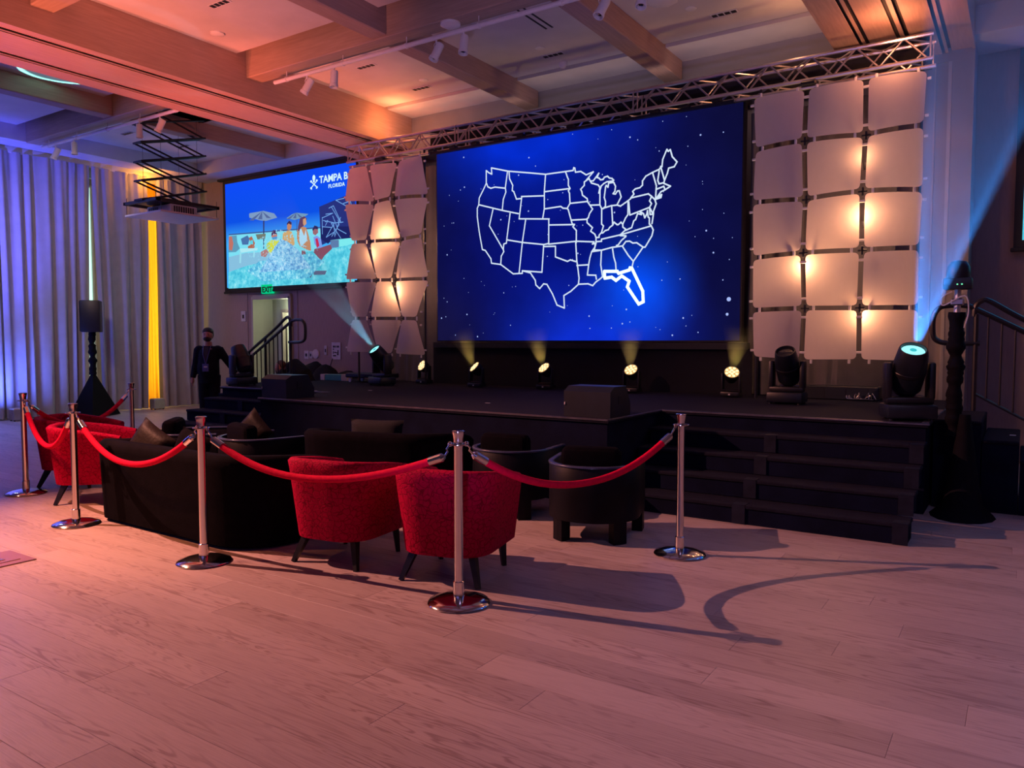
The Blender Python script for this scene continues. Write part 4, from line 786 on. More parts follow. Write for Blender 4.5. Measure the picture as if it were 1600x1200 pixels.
    for _ in range(420):
        an=rb.uniform(-1.25,1.25); d=rb.random()**.7*1.25; x=1.95+math.sin(an)*d; z=.42+math.cos(an)*d*.62; r=rb.uniform(.006,.018)
        if .02<x<w-.02: sp.add([(x+r*math.cos(q*PI/3+an),-.029-_*1e-6,z+r*1.3*math.sin(q*PI/3)) for q in range(6)],[(0,1,2,3,4,5)])
    part('picture_spray',sp,emis('spray_white',srgb(150,215,240),1),t,smooth=0,kind='stuff')
    part('picture_spray',MB().add([(1.2,-.0275,.3),(2.9,-.0275,.3),(2.5,-.0275,.72),(2.2,-.0275,.9),(1.95,-.0275,1.0),(1.75,-.0275,.85),(1.5,-.0275,.6)],[(0,1,2,3,4,5,6)]),water_mat(15,srgb(60,100,180),srgb(215,240,250),srgb(120,190,232)),t,smooth=0)
    part('picture_spray',MB().add([(1.3,-.0272,.1),(2.8,-.0272,.1),(3.3,-.0272,.42),(2.9,-.0272,.62),(1.2,-.0272,.55),(.75,-.0272,.35)],[(0,1,2,3,4,5)]),water_mat(12,srgb(50,120,190),srgb(190,238,248),srgb(96,196,226)),t,smooth=0)
    # lettering and emblem
    text('lettering_name','TAMPA BAY',.205,'cyanline',t,(3.18,-.03,2.06),bold=.004,spacing=1.0)
    text('lettering_state','FLORIDA',.108,'cyanline',t,(3.45,-.03,1.93),bold=.002,spacing=1.12)
    lx,lz=3.02,2.09; em=ribbon([[(lx-.085,lz-.10),(lx+.085,lz+.03)],[(lx+.085,lz-.10),(lx-.085,lz+.03)]],.024,-.03)
    def disc(x,z,r,rz=None): em.add([(x+r*math.cos(a*PI/6),-.031,z+(rz or r)*math.sin(a*PI/6)) for a in range(12)],[tuple(range(12))])
    disc(lx,lz+.10,.045,.062); disc(lx,lz+.03,.028)
    for sx in (-1,1):
        for sz in (-.105,.035): disc(lx+sx*.095,lz+sz,.022); disc(lx+sx*.078,lz+sz*1.12+.0,.02)
    part('emblem',em,'cyanline',t,smooth=0)
    return t
screen(-15.6,4.25,'wall projection screen showing a poolside splash picture with TAMPA BAY lettering',True)
screen(-.07,4.25,'wall projection screen cut off by the right edge of the photo',False)
# ================================================================== WALL FITTINGS
es=thing('exit_sign','green lit EXIT sign over the open doorway','sign',(-14.16,11.4,2.60))
part('sign_box',MB().rbox(-.19,.17,-.03,.05,.0,.2,.008,1),emis('exit_green',(.0,.55,.22),1),es)
text('lettering','EXIT',.17,'ink',es,(-.155,-.034,.03),bold=.006)
def plate(x,z,w,h,label,name='wall_plate',cat='switch',round_=False):
    t=thing(name,label,cat,(x,11.498,z))
    if round_: part('body',MB().lathe([(w/2,0),(w/2,.03),(w/2*.6,.04),(0,.04)],20,Mx=Matrix.Rotation(PI/2,4,'X')),'white_plastic',t)
    else: part('plate',MB().rbox(-w/2,w/2,-.02,0,-h/2,h/2,.006,1),'white_plastic',t); part('button',MB().box(-w*.18,w*.18,-.026,-.02,-h*.2,h*.15),'plastic_grey',t,smooth=0)
plate(-15.14,2.11,.16,.24,'white switch plate on the wall below the poolside screen'); plate(-13.02,1.24,.14,.18,'white thermostat with dark display right of the doorway','thermostat','thermostat')
plate(-12.88,1.24,.1,.16,'small white plate between thermostat and round dial'); plate(-12.72,1.26,.2,.2,'round white dial on the wall right of the thermostat','dial','dial',True)
plate(-12.42,1.34,.08,.2,'narrow white plate left of the paper sign')
plate(-16.2,.27,.2,.2,'white outlet box low on the wall behind the standing man','outlet_box','outlet')
ps=thing('paper_sign','white paper sign with black block lettering on the back wall','sign',(-12.1,11.49,1.33))
part('sheet',MB().box(-.13,.13,-.012,-.002,-.18,.18),'paper',ps,smooth=0)
ik=MB()
for x0,x1,z0,z1 in [(-.09,-.03,.07,.11),(-.015,.01,.07,.11),(.03,.09,.07,.11),(-.09,-.065,.02,.05),(-.09,-.065,-.06,-.01),(-.05,.0,-.045,-.02),(0,.05,-.05,-.03),(.045,.075,-.09,.02),(-.09,.0,-.115,-.085),(.03,.06,-.09,-.06)]: ik.box(x0,x1,-.0145,-.0122,z0,z1)
part('lettering',ik,'ink',ps,smooth=0)
tag(part('cable',MB().tube(catmull([(-12.2,11.47,1.17),(-12.26,11.46,1.0),(-12.28,11.42,.75)],5),.008,6),'plastic',None),'thin dark cable hanging from the paper sign','cable')
# ceiling fittings
def vent(x,y,label):
    t=thing('ceiling_vent',label,'vent',(x,y,ZC-.004)); part('frame',MB().box(-.17,.17,-.05,.05,-.006,0),'white_paint',t,smooth=0)
    for k in range(4): part('slot',MB().box(-.155+.08*k,-.095+.08*k,-.035,.035,-.010,-.0062),'ink',t,smooth=0)
for x,y,l in [(-8.15,5.93,'slotted ceiling vent nearest the top edge, in the salmon lit bay'),(-8.19,8.44,'slotted ceiling vent between the track light rail and the left panel tower'),(-8.16,9.64,'slotted ceiling vent near the glowing ceiling corner'),(-5.67,9.57,'slotted ceiling vent in the middle bay above the video wall'),(-3.21,9.55,'slotted ceiling vent in the right bay near the big soffit'),(-14.67,8.54,'slotted ceiling vent over the left track spotlights'),(-14.66,9.73,'slotted ceiling vent behind the scissor lift')]: vent(x,y,l)
for x,y,z,r,h,l in [(-8.96,6.48,ZC,.09,.03,'flat ceiling disc in the salmon lit bay'),(-7.89,9.38,ZC,.07,.015,'thin ceiling ring in the bay above the left panel tower'),(-5.7,9.26,ZC,.07,.015,'thin ceiling ring in the middle ceiling bay'),(-3.51,9.2,ZC,.07,.015,'thin ceiling ring in the right ceiling bay'),(-3.7,8.75,ZC,.2,.05,'large octagonal ceiling speaker at the top edge of the photo'),(-5.72,9.93,ZC,.06,.07,'small domed sprinkler by the cove edge'),(-5.75,7.33,ZB-.02,.12,.05,'round smoke detector under the cross beam')]:
    tag(part('ceiling_disc',MB().lathe([(r,-.001),(r,-h*.5),(r*.6,-h),(0,-h)],8 if r==.2 else 20,(x,y,z)),'white_paint',None),l,'detector')
for dx,l in ((0,'left one of two parallel dark slots in the middle ceiling bay'),(.09,'right one of two parallel dark slots in the middle ceiling bay')):
    tag(part('ceiling_slot',MB().box(-5.30+dx,-5.275+dx,7.75,8.75,ZC-.006,ZC-.001),'ink',None,smooth=0),l,'slot')
# ================================================================== TRACK LIGHTS
def track(x0,x1,label):
    t=thing('light_track',label,'track rail',(x0,7.35,5.17)); part('rail',MB().tube([(0,0,0),(x1-x0,0,0)],.028,10),'white_paint',t)
    n=int((x1-x0)/1.1)+1
    for k in range(n): 
        x=.25+k*(x1-x0-.5)/max(1,n-1); part('hanger',MB().tube([(x,0,.028),(x,0,.109)],.006,6),'white_paint',t); part('clip_ring',MB().tube([(x-.012,0,0),(x+.012,0,0)],.036,10),'white_paint',t)
track(-8.9,1.5,'white light track rail under the cross beam above the seating'); track(-15.5,-11.0,'white light track rail under the left cross beam by the curtains')
def tspot(x,d,label):
    t=thing('track_spotlight',label,'spotlight',(x,7.35,5.14),0,'white track spotlights')
    part('stem',MB().tube([(0,0,.0),(0,0,-.04)],.012,8).tube(catmull([(-.03,0,-.09),(-.035,0,-.05),(0,0,-.03),(.035,0,-.05),(.03,0,-.09)],3),.005,6),'white_paint',t)
    A=Matrix.Translation((0,0,-.15))@aimed(d)
    part('can',MB().lathe([(.0,-.12),(.045,-.12),(.05,-.10),(.05,.06),(.058,.065),(.058,.10),(.05,.10),(.046,.07),(0,.065)],18,Mx=A),'white_paint',t)
    part('lamp',MB().lathe([(0,.066),(.044,.071),(.02,.085),(0,.088)],14,Mx=A),'chrome',t)
for x,d,l in [(-8.24,(-.45,-.25,-.85),'tilted track spotlight nearest the left end of the rail'),(-7.72,(.02,-.1,-1),'upright track spotlight second from the left end of the rail'),(-5.98,(-.25,-.35,-.9),'track spotlight tilted left, beside the smoke detector'),(-5.57,(.05,-.2,-1),'upright track spotlight right of the smoke detector'),(-3.77,(-.2,-.45,-.85),'track spotlight left of two at the top edge of the photo'),(-3.32,(.0,-.3,-1),'track spotlight cut by the top edge of the photo'),
  (-15.01,(-.5,-.2,-.85),'tilted track spotlight close to the blue lit curtain'),(-14.35,(0,0,-1),'upright track spotlight second from the curtains'),(-12.28,(0,0,-1),'upright track spotlight left of the scissor lift'),(-11.69,(-.4,-.2,-.8),'tilted track spotlight in front of the scissor lift')]: tspot(x,d,l)
# ================================================================== PROJECTOR LIFT
pl=thing('projector_lift','black scissor lift lowering a white projector from the ceiling','projector lift',(-12.77,8.22,3.75))
za,zb=.22,1.83; lv=5; hh=(zb-za)/lv; yl=.62
for xo in (-.09,.09):
    for k in range(lv):
        z=za+hh*k
        for s in (-1,1): part('scissor_arm',MB().tube([(xo+.012*s,-yl*s,z),(xo+.012*s,yl*s,z+hh)],.017,6),'plastic',pl)
for k in range(lv+1):
    for s in (-1,1): part('cross_bar',MB().tube([(-.12,yl*s,za+hh*k),(.12,yl*s,za+hh*k)],.018,8),'plastic',pl)
part('top_plate',MB().box(-.35,.35,-.7,.7,zb+.0,zb+.06),'plastic',pl,smooth=0)
part('carrier_frame',MB().box(-.52,.52,-.6,-.55,.17,.22).box(-.52,.52,.55,.6,.17,.22).box(-.52,-.47,-.6,.6,.17,.22).box(.47,.52,-.6,.6,.17,.22).box(-.3,.3,-.5,.5,.19,.215),'plastic',pl,smooth=0)
part('ceiling_lid',MB().rbox(-.55,.55,-.56,.56,-.02,.012,.004,1),'white_paint',pl)
for sx in (-.52,.52):
    for sy in (-.54,.54): part('suspension_wire',MB().tube([(sx,sy,.012),(sx,sy,.3)],.005,5),'plastic',pl)
for sx in (-.3,.25):
    for sy in (-.35,.35): part('cable',MB().tube([(sx,sy,.22),(sx,sy,zb)],.003,4),'plastic',pl)
pj=thing('projector','white projector with side vents on the lowered scissor lift','projector',(-12.77,8.22,3.765))
part('body',MB().rbox(-.36,.36,-.26,.26,.0,.16,.02,2),'white_plastic',pj)
for k in range(9): part('vent_slat',MB().box(.361,.366,-.2+.045*k,-.175+.045*k,.03,.13),'plastic_grey',pj,smooth=0)
for k in range(5): part('vent_slat',MB().box(-.3+.06*k,-.26+.06*k,-.266,-.261,.03,.13),'plastic_grey',pj,smooth=0)
part('lens',MB().tube([(0,.26,.09),(0,.32,.09)],.05,14),'plastic',pj)
# ================================================================== SPEAKER + RIGHT STAND
def scrunch(mb,x,y,z0,z1,r,seed):
    pts=[];rr=[];n=int((z1-z0)/.02)
    for i in range(n+1):
        z=z0+(z1-z0)*i/n; pts.append((x+.012*mnoise.noise(Vector((seed,z*5,0))),y+.012*mnoise.noise(Vector((seed,0,z*5))),z)); rr.append(r*(1+.45*mnoise.noise(Vector((seed,seed,z*11)))+.2*mnoise.noise(Vector((seed,seed,z*40)))))
    mb.tube(pts,rr,12)
sp_=thing('speaker_stand','black draped stand with triangular scrim in front of the grey curtains','speaker stand',(-15.85,8.35,0))
part('scrim',MB().add([(-.55*math.cos(a)*1.0,-.55*math.sin(a),.01) for a in (2.2,4.3,.1)]+[(0,0,.95)]+[(0,0,.94)],[(0,1,3),(1,2,3),(2,0,3),(0,2,1)]),'scrim',sp_,smooth=0,rot=(0,0,.4))
b=MB(); scrunch(b,0,0,.85,1.72,.065,2); part('pole_sleeve',b,'scrim',sp_,smooth=80)
part('base_plate',MB().lathe([(.3,0),(.3,.008),(0,.01)],20),'plastic',sp_)
sk=thing('loudspeaker','black loudspeaker on the draped stand by the curtains','speaker',(-15.85,8.35,1.72),-.62)
part('cabinet',MB().rbox(-.2,.2,-.18,.18,.0,.64,.02,2),'plastic',sk); part('front_grille',MB().rbox(-.19,.19,-.19,-.181,.02,.62,.004,1),'grille',sk); part('badge',MB().box(-.02,.02,-.193,-.191,.03,.05),'white_plastic',sk,smooth=0)
rs_=thing('draped_stand','black sleeved tripod stand at the foot of the right side stairs','stand',(-.51,7.88,0),0)
part('skirt_cloth',MB().lathe([(.36,0),(.22,.10),(.13,.5),(.07,.84),(.06,.9)],14,Mx=Matrix.Translation((.09,-.05,0))@Matrix.Diagonal((.72,1,1,1))),'scrim',rs_,smooth=80)
for k in range(3):
    a=k*1.2-1.2; part('foot',MB().tube([(0,0,.3),(.30*math.cos(a),.30*math.sin(a),.015)],.018,6),'plastic',rs_)
b=MB(); scrunch(b,0,0,.7,1.80,.062,5); part('pole_sleeve',b,'scrim',rs_,smooth=80)
part('clamp_head',MB().tube([(0,0,1.78),(0,0,2.0)],.028,10).rbox(-.05,.05,-.04,.04,1.86,1.92,.01,1),'alu',rs_)
part('cable',MB().tube(catmull([(-.04,-.05,1.98),(-.12,-.06,1.93),(-.1,-.08,1.86),(.06,-.08,1.94),(.09,-.06,1.8),(.06,-.05,1.66)],5),.006,6),'white_plastic',rs_)
cmh=thing('ptz_camera','black domed camera unit with two green lights on top of the right draped stand','camera',(-.51,7.88,2.0),0)
part('base_unit',MB().rbox(-.11,.11,-.10,.10,.0,.10,.015,2),'plastic',cmh); part('dome',MB().lathe([(.09,.10),(.095,.14),(.088,.20),(.06,.245),(0,.26)],20),'plastic',cmh); part('side_plate',MB().box(-.117,-.111,-.08,.08,.01,.09),'alu',cmh,smooth=0)
for k in (.0,.035): part('green_light',MB().box(k-.005,k+.007,-.1035,-.1005,.035,.045),emis('green_led',(.2,1,.5),1.2),cmh,smooth=0)
# ================================================================== STANCHIONS + ROPES
SP=[(-2.74,3.55),(-2.04,5.26),(-4.74,3.23),(-6.62,3.31),(-8.39,3.71),(-9.2,5.31)]
SL=['chrome stanchion in the foreground before the second red armchair','rightmost chrome stanchion, standing free right of the black tub chair','chrome stanchion in front of the black sofa','chrome stanchion before the left red armchairs','leftmost chrome stanchion near the blue curtain','chrome stanchion farthest back, behind the red armchairs']
def stanchion():
    t=thing('stanchion',SL[0],'stanchion',(0,0,0),0,'chrome rope stanchions')
    part('base',MB().lathe([(0,0),(.182,0),(.186,.008),(.178,.018),(.12,.036),(.06,.046),(.034,.05),(0,.05)],40),'chrome',t,smooth=50)
    part('collar',MB().lathe([(.034,.045),(.034,.13),(.028,.135),(.027,.135)],20),'chrome',t)
    part('pole',MB().lathe([(.0265,.12),(.0265,.93),(.029,.935),(.029,.97),(.034,1.0),(.038,1.015),(.038,1.022),(.03,1.026),(0,1.026)],24),'chrome',t)
    part('hook_ring',MB().tube([(.055*math.cos(a*PI/12),.055*math.sin(a*PI/12),.945) for a in range(24)],.004,6,closed=True).lathe([(.028,.940),(.040,.941),(.040,.949),(.028,.950)],16),'chrome',t)
    return t
s0=stanchion(); s0.location=(*SP[0],0)
for i in range(1,6): dup(s0,(*SP[i],0),i*.7,SL[i])
def rope(i,j,zm,label,skew=0):
    a=Vector((*SP[i],0));b=Vector((*SP[j],0)); d=(b-a); Lh=d.length; u=d/Lh
    t=thing('velvet_rope',label,'rope',tuple(a),math.atan2(d.y,d.x),'red velvet barrier ropes')
    def P_(s,z): return (s,0,z)
    g=.055; e=.10; z0=.93; z1=.86
    x0=g+.035; 
    # path of the soft rope
    xa=x0+.075; xb=Lh-xa; pts=[]
    for k in range(25):
        q=k/24; qq=q+skew*math.sin(q*PI)*.12; zz=zm+(z1-.02-zm)*(abs(2*qq-1)**2.1); pts.append(P_(xa+(xb-xa)*q,zz))
    part('rope',MB().tube(pts,.0235,12),'rope',t,smooth=80)
    for s in (0,1):
        A=Vector(pts[0] if s==0 else pts[-1]); B=Vector(pts[1] if s==0 else pts[-2]); dr=(A-B).normalized(); C_=A+dr*.075
        part('end_cap',MB().tube([A-dr*.03,A+dr*.06,C_],[.0262,.0262,.015],14),'chrome',t)
        r=Vector((g if s==0 else Lh-g,0,.943)); mid=(C_+r)/2
        part('snap_hook',MB().tube([C_,mid+Vector((0,.006,-.008)),mid+Vector((0,-.006,.008)),r],.006,6).tube([r+Vector((.013*math.cos(q*PI/5),0,.013*math.sin(q*PI/5))) for q in range(10)],.0035,6,closed=True),'chrome',t)
rope(0,1,.615,'red velvet rope sagging before the black tub chair to the rightmost stanchion')
rope(2,0,.66,'red velvet rope sagging across the first red armchair',.5)
rope(3,2,.60,'bright red velvet rope sagging across the back of the black sofa',.35)
rope(4,3,.575,'red velvet rope at the left before the red armchairs')
rope(4,5,.62,'red velvet rope leading back to the farthest stanchion')
# ================================================================== SEATING
def shell(mb,path_out,z0,z1,th,flare,topr=.012,zn=8,z1f=None):
    """U shaped upholstered shell: path_out list of (x,y,nx,ny) outline with normals; flare(z) pushes outward."""
    n=len(path_out); vs=[];fs=[]; rows=[]
    for k in range(zn+1):
        q=k/zn; rows.append(('o',q))
    rows+= [('t1',1),('t2',1)]
    for k in range(zn,-1,-1): rows.append(('i',k/zn))
    for kind,q in rows:
        for i,(x,y,nx,ny) in enumerate(path_out):
            zt=z1f(i/(n-1)) if z1f else z1
            z=z0+(zt-z0)*q; o=flare((z-z0)/(z1-z0))
            if kind=='o': vs.append((x+nx*o,y+ny*o,z-(topr if q==1 else 0)))
            elif kind=='t1': vs.append((x+nx*(o-topr),y+ny*(o-topr),z))
            elif kind=='t2': vs.append((x+nx*(o-th+topr),y+ny*(o-th+topr),z))
            else: vs.append((x+nx*(o-th),y+ny*(o-th),z-(topr if q==1 else 0)))
    R=len(rows)
    for r in range(R-1):
        for i in range(n-1): a=r*n+i; fs.append((a,a+1,a+n+1,a+n))
    for i in range(n-1): fs.append(((R-1)*n+i,(R-1)*n+i+1,i+1,i))
    fs.append(tuple(r*n for r in range(R))[::-1]); fs.append(tuple(r*n+n-1 for r in range(R)))
    mb.add(vs,fs); return mb
def upath(w,d,r,n=7,rl=None):
    """U outline open to +Y; width w, depth d, corner radius r; returns points with outward normals"""
    pts=[]; hw=w/2; q=rl or r
    for k in range(6): y=d/2-(d-q)*k/6; pts.append((-hw,y,-1,0))
    for k in range(n+1): a=PI+PI/2*k/n; pts.append((-hw+q+q*math.cos(a),-d/2+q+q*math.sin(a),math.cos(a),math.sin(a)))
    m=4
    for k in range(1,m): pts.append((-hw+q+(w-q-r)*k/m,-d/2,0,-1)) if w>q+r+.01 else None
    for k in range(n+1): a=1.5*PI+PI/2*k/n; pts.append((hw-r+r*math.cos(a),-d/2+r+r*math.sin(a),math.cos(a),math.sin(a)))
    for k in range(1,7): y=-d/2+r+(d-r)*k/6; pts.append((hw,y,1,0))
    return pts
def red_chair(label):
    t=thing('red_armchair',label,'armchair',(0,0,0),0,'red damask tub armchairs')
    U=upath(.60,.62,.20)
    part('back_shell',shell(MB(),U,.19,.745,.085,lambda q:.07*q,.02,z1f=lambda s:.745-.10*abs(2*s-1)**2.5),'damask',t,smooth=60)
    part('seat_base',MB().rbox(-.24,.24,-.2,.30,.20,.33,.02,2),'damask',t)
    part('seat_cushion',MB().rbox(-.245,.245,-.21,.33,.335,.46,.04,3),'damask',t)
    for sx,sy,ox,oy in [(-.2,-.2,-.07,-.08),(.2,-.2,.07,-.08),(-.23,.24,-.01,.02),(.23,.24,.01,.02)]:
        part('leg',MB().tube([(sx,sy,.205),(sx+ox,sy+oy,0)],[.034,.02],4),'chair_leg',t)
    return t
c0=red_chair('red damask tub armchair between the black sofa and the other front red armchair'); c0.location=(-4.0,3.9,0); c0.rotation_euler=(0,0,.14)
dup(c0,(-3.12,4.02,0),.24,'red damask tub armchair directly behind the foreground stanchion')
dup(c0,(-8.50,4.30,0),-1.05,'farther left red damask armchair behind the leftmost rope')
dup(c0,(-7.55,3.97,0),-.75,'red damask armchair tucked against the left end of the black sofa')
def barrel(label,cushion=True,mt='black_velvet'):
    t=thing('tub_chair',label,'armchair',(0,0,0),0,'black wooden tub chairs')
    U=upath(.72,.70,.345,10)
    part('wooden_shell',shell(MB(),U,.17,.585,.035,lambda q:0,.004,2),'black_wood',t,smooth=50)
    part('top_rim',shell(MB(),U,.586,.60,.045,lambda q:.006,.003,1),'rim_wood',t,smooth=50)
    for a in (PI*1.25,PI*1.75):
        part('leg',MB().prism([((.352-dd)*math.cos(a+s*.17),(.345-dd)*math.sin(a+s*.17)) for s,dd in ((-1,0),(0,-.002),(1,0),(1,.09),(-1,.09))],0,.20),'black_wood',t,smooth=0)
    for sx in (-1,1): part('leg',MB().prism([(sx*.355,.22),(sx*.355,.35),(sx*.27,.35),(sx*.27,.22)][::(1 if sx<0 else -1)],0,.17),'black_wood',t,smooth=0)
    part('seat_cushion',MB().lathe([(0,.24),(.29,.24),(.315,.27),(.315,.41),(.29,.44),(0,.445)],28),mt,t)
    part('seat_platform',MB().lathe([(.30,.18),(.30,.235)],24),'black_wood',t)
    part('back_pillow',MB().rbox(-.235,.235,-.215,-.06,.44,.73,.06,3),mt,t)
    return t
b0=barrel('black wooden tub chair behind the rightmost rope'); b0.location=(-2.82,5.42,0); b0.rotation_euler=(0,0,.30)
dup(b0,(-3.82,5.75,0),.1,'black wooden tub chair half hidden behind the foreground stanchion')
dup(b0,(-6.40,4.97,0),-.25,'black wooden tub chair behind the black sofa, its curved rim catching warm light')
dup(b0,(-7.35,4.85,0),-.8,'black wooden tub chair farthest left, between sofa and steps')
def sofa(name,label,w,d,h,r,loc,rz,rl=None):
    t=thing(name,label,'sofa',loc,rz)
    U=upath(w,d,r,10,rl)
    part('back_shell',shell(MB(),U,.03,h,.16,lambda q:.0+.03*q,.035,z1f=lambda s:h-.10*abs(2*s-1)**4),'black_velvet',t,smooth=60)
    part('seat_base',MB().rbox(-w/2+.165,w/2-.165,-d/2+.2,d/2-.02,.035,.27,.03,2),'black_velvet',t)
    k=2 if w<1.7 else 3; ww=(w-.36)/k
    for i in range(k): part('seat_cushion',MB().rbox(-w/2+.18+ww*i+.005,-w/2+.18+ww*(i+1)-.005,-d/2+.18,d/2,.275,.44,.05,3),'black_velvet',t)
    for sx in (-1,1):
        for sy in (-1,1): part('foot',MB().lathe([(.03,0),(.03,.045)],12,(sx*(w/2-.3),sy*(d/2-.28),0)),'brass',t)
    return t
sofa('curved_sofa','long black velvet sofa with rounded back, seen from behind',2.12,.92,.70,.42,(-5.63,3.95,0),-.02,.20)
sofa('curved_loveseat','black velvet sofa behind the first red armchair, facing the stage',1.5,.85,.70,.38,(-5.16,5.50,0),.28)
def cushion(name,label,loc,rot,w,h,th,mt,cat='cushion'):
    n=10; vs=[];fs=[]
    for s in (1,-1):
        for i in range(n+1):
            for j in range(n+1):
                u=i/n*2-1; v=j/n*2-1; e=(1-u**4)*(1-v**4); pin=1-.07*(1-abs(u))*0
                k=1-.06*(1-u*u)*v*v-.0; kk=1-.06*(1-v*v)*u*u
                vs.append((u*w/2*kk,s*th/2*e**.6,v*h/2*k))
    N=(n+1)**2
    for i in range(n):
        for j in range(n):
            a=i*(n+1)+j; fs.append((a,a+1,a+n+2,a+n+1)); fs.append((N+a,N+a+n+1,N+a+n+2,N+a+1))
    t=part(name,MB().add(vs,fs),mt,None,smooth=80,loc=loc,rot=rot); return tag(t,label,cat)
cushion('cushion','dark brown cushion leaning at the left end of the black sofa',(-6.42,3.86,.62),(-.35,.45,.1),.44,.36,.15,'brown_cushion')
cushion('cushion','black cushion beside the brown one on the sofa',(-5.95,3.95,.60),(-.3,.2,.0),.42,.34,.14,'black_velvet')
cushion('cushion','black satin cushion sticking up over the back of the rear sofa',(-5.12,5.36,.66),(-.15,0,.3),.56,.28,.14,'black_fabric')
cushion('cushion','brown satin cushion standing in the tub chair behind the black sofa',(-6.58,5.08,.62),(-.25,.75,.1),.36,.34,.14,'brown_cushion')
# ================================================================== FLOOR PLATE
fb=thing('floor_box','square plum coloured floor outlet plate at the left edge','floor outlet',(-5.98,2.44,0))
part('plate',MB().rbox(-.2,.2,-.17,.17,.0005,.008,.003,1),'plum_plate',fb); part('lid',MB().rbox(-.12,.12,-.1,.1,.0085,.012,.002,1),'plum_plate',fb); part('latch',MB().box(.02,.07,-.02,.02,.0125,.016),'brass',fb,smooth=0)
# ================================================================== PEOPLE
def fuse(name,mb,mt,parent,vox=.012,label=None,loc=(0,0,0),rot=(0,0,0)):
    me=mb.mesh(name,0); o=bpy.data.objects.new(name,me); COL.objects.link(o)
    m=o.modifiers.new('r','REMESH'); m.mode='VOXEL'; m.voxel_size=vox; m.use_smooth_shade=True
    s=o.modifiers.new('s','SMOOTH'); s.iterations=3; s.factor=.5
    bpy.context.view_layer.update(); nm=bpy.data.meshes.new_from_object(o.evaluated_get(bpy.context.evaluated_depsgraph_get())); bpy.data.objects.remove(o)
    nm.name=name; nm.materials.clear(); nm.materials.append(M[mt]); nm.polygons.foreach_set('use_smooth',[True]*len(nm.polygons))
    r=inst(name,nm,parent,loc,rot)
    if label: r['label']=label
    return r
def hand(mb,w,d,up,side,ln=.085):
    """wrist w, finger direction d, palm normal up, side for thumb"""
    w=Vector(w);d=Vector(d).normalized();up=Vector(up).normalized(); sd=d.cross(up)*side
    mb.tube([w,w+d*.05,w+d*.09],[.026,.036,.034],8)
    for i,(o,l) in enumerate([(-.027,.062),(-.009,.078),(.010,.083),(.028,.072)]):
        b=w+d*.085-sd*o; mb.tube([b,b+d*l*.5+up*.006,b+d*l*.85+up*.022],[.0095,.009,.007],6)
    b=w+d*.03+sd*.03; mb.tube([b,b+sd*.03+d*.03,b+sd*.035+d*.055+up*.01],[.011,.010,.008],6)
# standing man, facing the camera side
man=thing('person','bearded man in a dark suit with a badge on a lanyard, standing by the curtains','person',(-12.72,8.86,0),.72)
# local frame: man faces -Y
B=MB()
sh=1.44
B.tube([(0,.0,1.42),(0,-.01,1.53)],[.074,.066],12)                       # neck
B.ball((0,-.03,1.65),(.090,.104,.122),16,12)                                # skull
B.ball((0,-.055,1.595),(.062,.068,.062),12,8)
B.ball((0,-.132,1.625),(.014,.02,.022),8,6)                               # nose
for s in (-1,1): B.ball((s*.083,-.02,1.635),(.012,.022,.03),8,6)
B.tube([(0,.02,.95),(0,.0,1.2),(0,0,1.40)],[.16,.17,.14],12)
Lh=(-.30,-.05,.80); Rh=(.50,.10,1.0)
B.tube([(-.21,0,1.38),(-.27,.02,1.10),(-.285,-.04,.86)],[.055,.045,.03],10); hand(B,(-.287,-.045,.85),(0,-.1,-1),(1,0,0),-1)
B.tube([(.21,0,1.38),(.33,.06,1.14),(.47,.06,.94)],[.055,.045,.03],10); hand(B,(.475,.06,.93),(.55,.05,-.6),(-.6,0,-.5),1)
for s,y2 in ((-1,.02),(1,-.02)):
    B.tube([(s*.09,.02,.92),(s*.10,-.0,.5),(s*.10,y2,.06)],[.10,.065,.045],10); B.rbox(s*.10-.045,s*.10+.045,y2-.17,y2+.08,.0,.08,.02,2)
body=fuse('body',B,'skin',man,.011)
J=MB(); J.tube([(0,.02,.74),(0,.02,.95),(0,.0,1.2),(0,0,1.36),(0,.0,1.45)],[.185,.185,.185,.165,.09],18); J.ball((0,-.04,1.02),(.20,.19,.24),14,10)
for s in (-1,1): J.ball((s*.165,0,1.39),(.085,.095,.07),10,8)
J.tube([(-.185,0,1.39),(-.245,.02,1.10),(-.280,-.04,.855)],[.08,.064,.052],12); J.tube([(.185,0,1.39),(.335,.06,1.14),(.472,.06,.935)],[.085,.066,.055],12)
fuse('suit_jacket',J,'suit',body,.016)
Tm=MB()
for s,y2 in ((-1,.02),(1,-.02)): Tm.tube([(s*.085,.02,.90),(s*.10,-.0,.5),(s*.10,y2,.07)],[.125,.095,.075],12)
Tm.tube([(0,.02,.80),(0,.02,.98)],[.17,.18],12); fuse('trousers',Tm,'suit',body,.016)
for s,y2 in ((-1,.02),(1,-.02)): part('shoe',MB().rbox(s*.10-.055,s*.10+.055,y2-.19,y2+.095,.0,.085,.03,3),'plastic',body)
Hh_=MB(); Hh_.ball((0,-.012,1.712),(.098,.108,.084),16,12); Hh_.ball((0,.025,1.66),(.096,.090,.108),16,12); part('hair',Hh_,'hair',body,smooth=80)
Bd=MB(); Bd.ball((0,-.07,1.578),(.076,.072,.050),14,10); Bd.tube([(-.03,-.137,1.603),(0,-.141,1.607),(.03,-.137,1.603)],.009,6); part('beard',Bd,'hair',body,smooth=80)
for s in (-1,1): part('eye',MB().ball((s*.032,-.118,1.652),.011,8,6),'ink',body); part('eyebrow',MB().tube([(s*.015,-.128,1.672),(s*.05,-.115,1.676)],.005,5),'hair',body)
part('mouth',MB().tube([(-.022,-.142,1.589),(.022,-.142,1.589)],.005,5),'brown_hair',body)
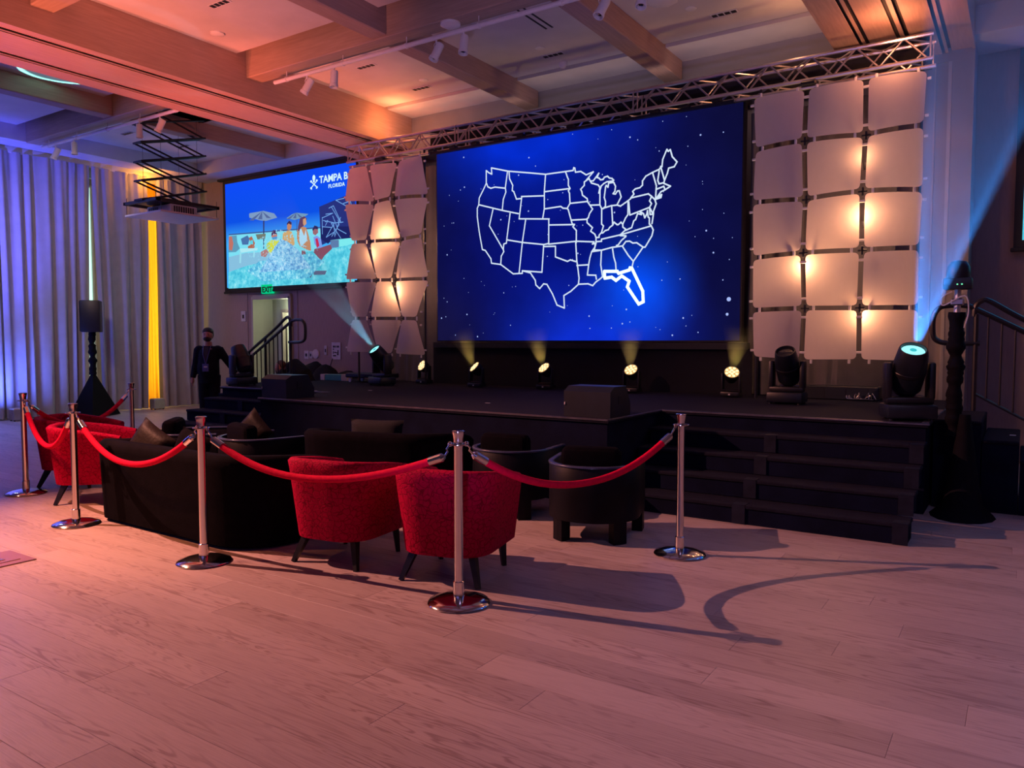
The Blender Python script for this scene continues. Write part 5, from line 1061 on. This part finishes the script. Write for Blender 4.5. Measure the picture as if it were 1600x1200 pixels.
part('shirt_front',MB().add([(-.05,-.165,1.43),(.05,-.165,1.43),(.015,-.232,1.15),(-.015,-.232,1.15)],[(0,1,2,3)]),'shirt',body,smooth=0)
part('lanyard',MB().tube([(-.07,-.10,1.46),(-.05,-.215,1.30),(-.005,-.236,1.12)],.006,5).tube([(.07,-.10,1.46),(.05,-.215,1.30),(.005,-.236,1.12)],.006,5),'badge',body)
part('name_badge',MB().rbox(-.055,.055,-.25,-.242,.98,1.12,.004,1),'badge',body); part('badge_print',MB().box(-.03,.03,-.2525,-.2505,1.05,1.08),'paper',body,smooth=0)
# crouching person seen behind the handrail
kp=thing('person','brown haired person in black crouching behind the left handrail','person',(-11.85,10.1,0),.0)
K=MB(); K.ball((-.22,-.12,1.03),(.085,.10,.115),14,10); K.tube([(-.16,-.06,1.0),(-.05,0,1.0)],[.055,.07],10); K.tube([(-.05,0,1.02),(.2,.05,.85),(.32,.1,.55)],[.15,.18,.17],14)
K.ball((-.24,-.22,1.0),(.013,.018,.02),8,6)
K.tube([(-.06,-.15,.98),(-.12,-.28,.75),(-.3,-.32,.6)],[.06,.045,.03],10); hand(K,(-.3,-.32,.6),(-1,-.1,-.3),(0,0,-1),1)
K.tube([(-.02,.17,.98),(-.15,.2,.7),(-.3,.0,.6)],[.06,.045,.03],10); hand(K,(-.3,.0,.6),(-1,-.1,-.3),(0,0,-1),-1)
for s in (-.1,.2): K.tube([(.32,s,.5),(-.05,s-.05,.45),(.15,s,.08)],[.12,.08,.05],10); K.rbox(.0,.26,s-.05,s+.05,0,.09,.02,2)
kb=fuse('body',K,'skin',kp,.013)
K2=MB(); K2.tube([(-.09,0,1.03),(.0,0,1.05),(.2,.05,.88),(.34,.1,.55)],[.10,.175,.20,.19],16)
K2.tube([(-.06,-.15,.98),(-.12,-.28,.75),(-.27,-.31,.62)],[.08,.065,.05],10); K2.tube([(-.02,.17,.98),(-.15,.2,.7),(-.27,.02,.62)],[.08,.065,.05],10)
fuse('black_top',K2,'black_fabric',kb,.017)
K3=MB()
for s in (-.1,.2): K3.tube([(.32,s,.52),(-.05,s-.05,.46),(.15,s,.10)],[.14,.10,.07],10)
fuse('trousers',K3,'suit',kb,.017)
K4=MB(); K4.ball((-.215,-.095,1.055),(.10,.105,.115),14,10); K4.ball((-.26,-.10,.97),(.07,.09,.11),12,8); part('hair',K4,'brown_hair',kb,smooth=80)
# loose bits of tape on the stage
for x,y,l in [(-8.55,7.7,'small scrap of pale tape on the stage, left of two'),(-7.95,8.2,'small scrap of pale tape on the stage, right of two'),(-5.2,7.3,'small scrap of tape on the stage left of the centre floor monitor')]:
    tag(part('tape_scrap',MB().box(x-.03,x+.03,y-.015,y+.015,SZ+.0005,SZ+.003),'white_plastic',None,smooth=0),l,'tape')
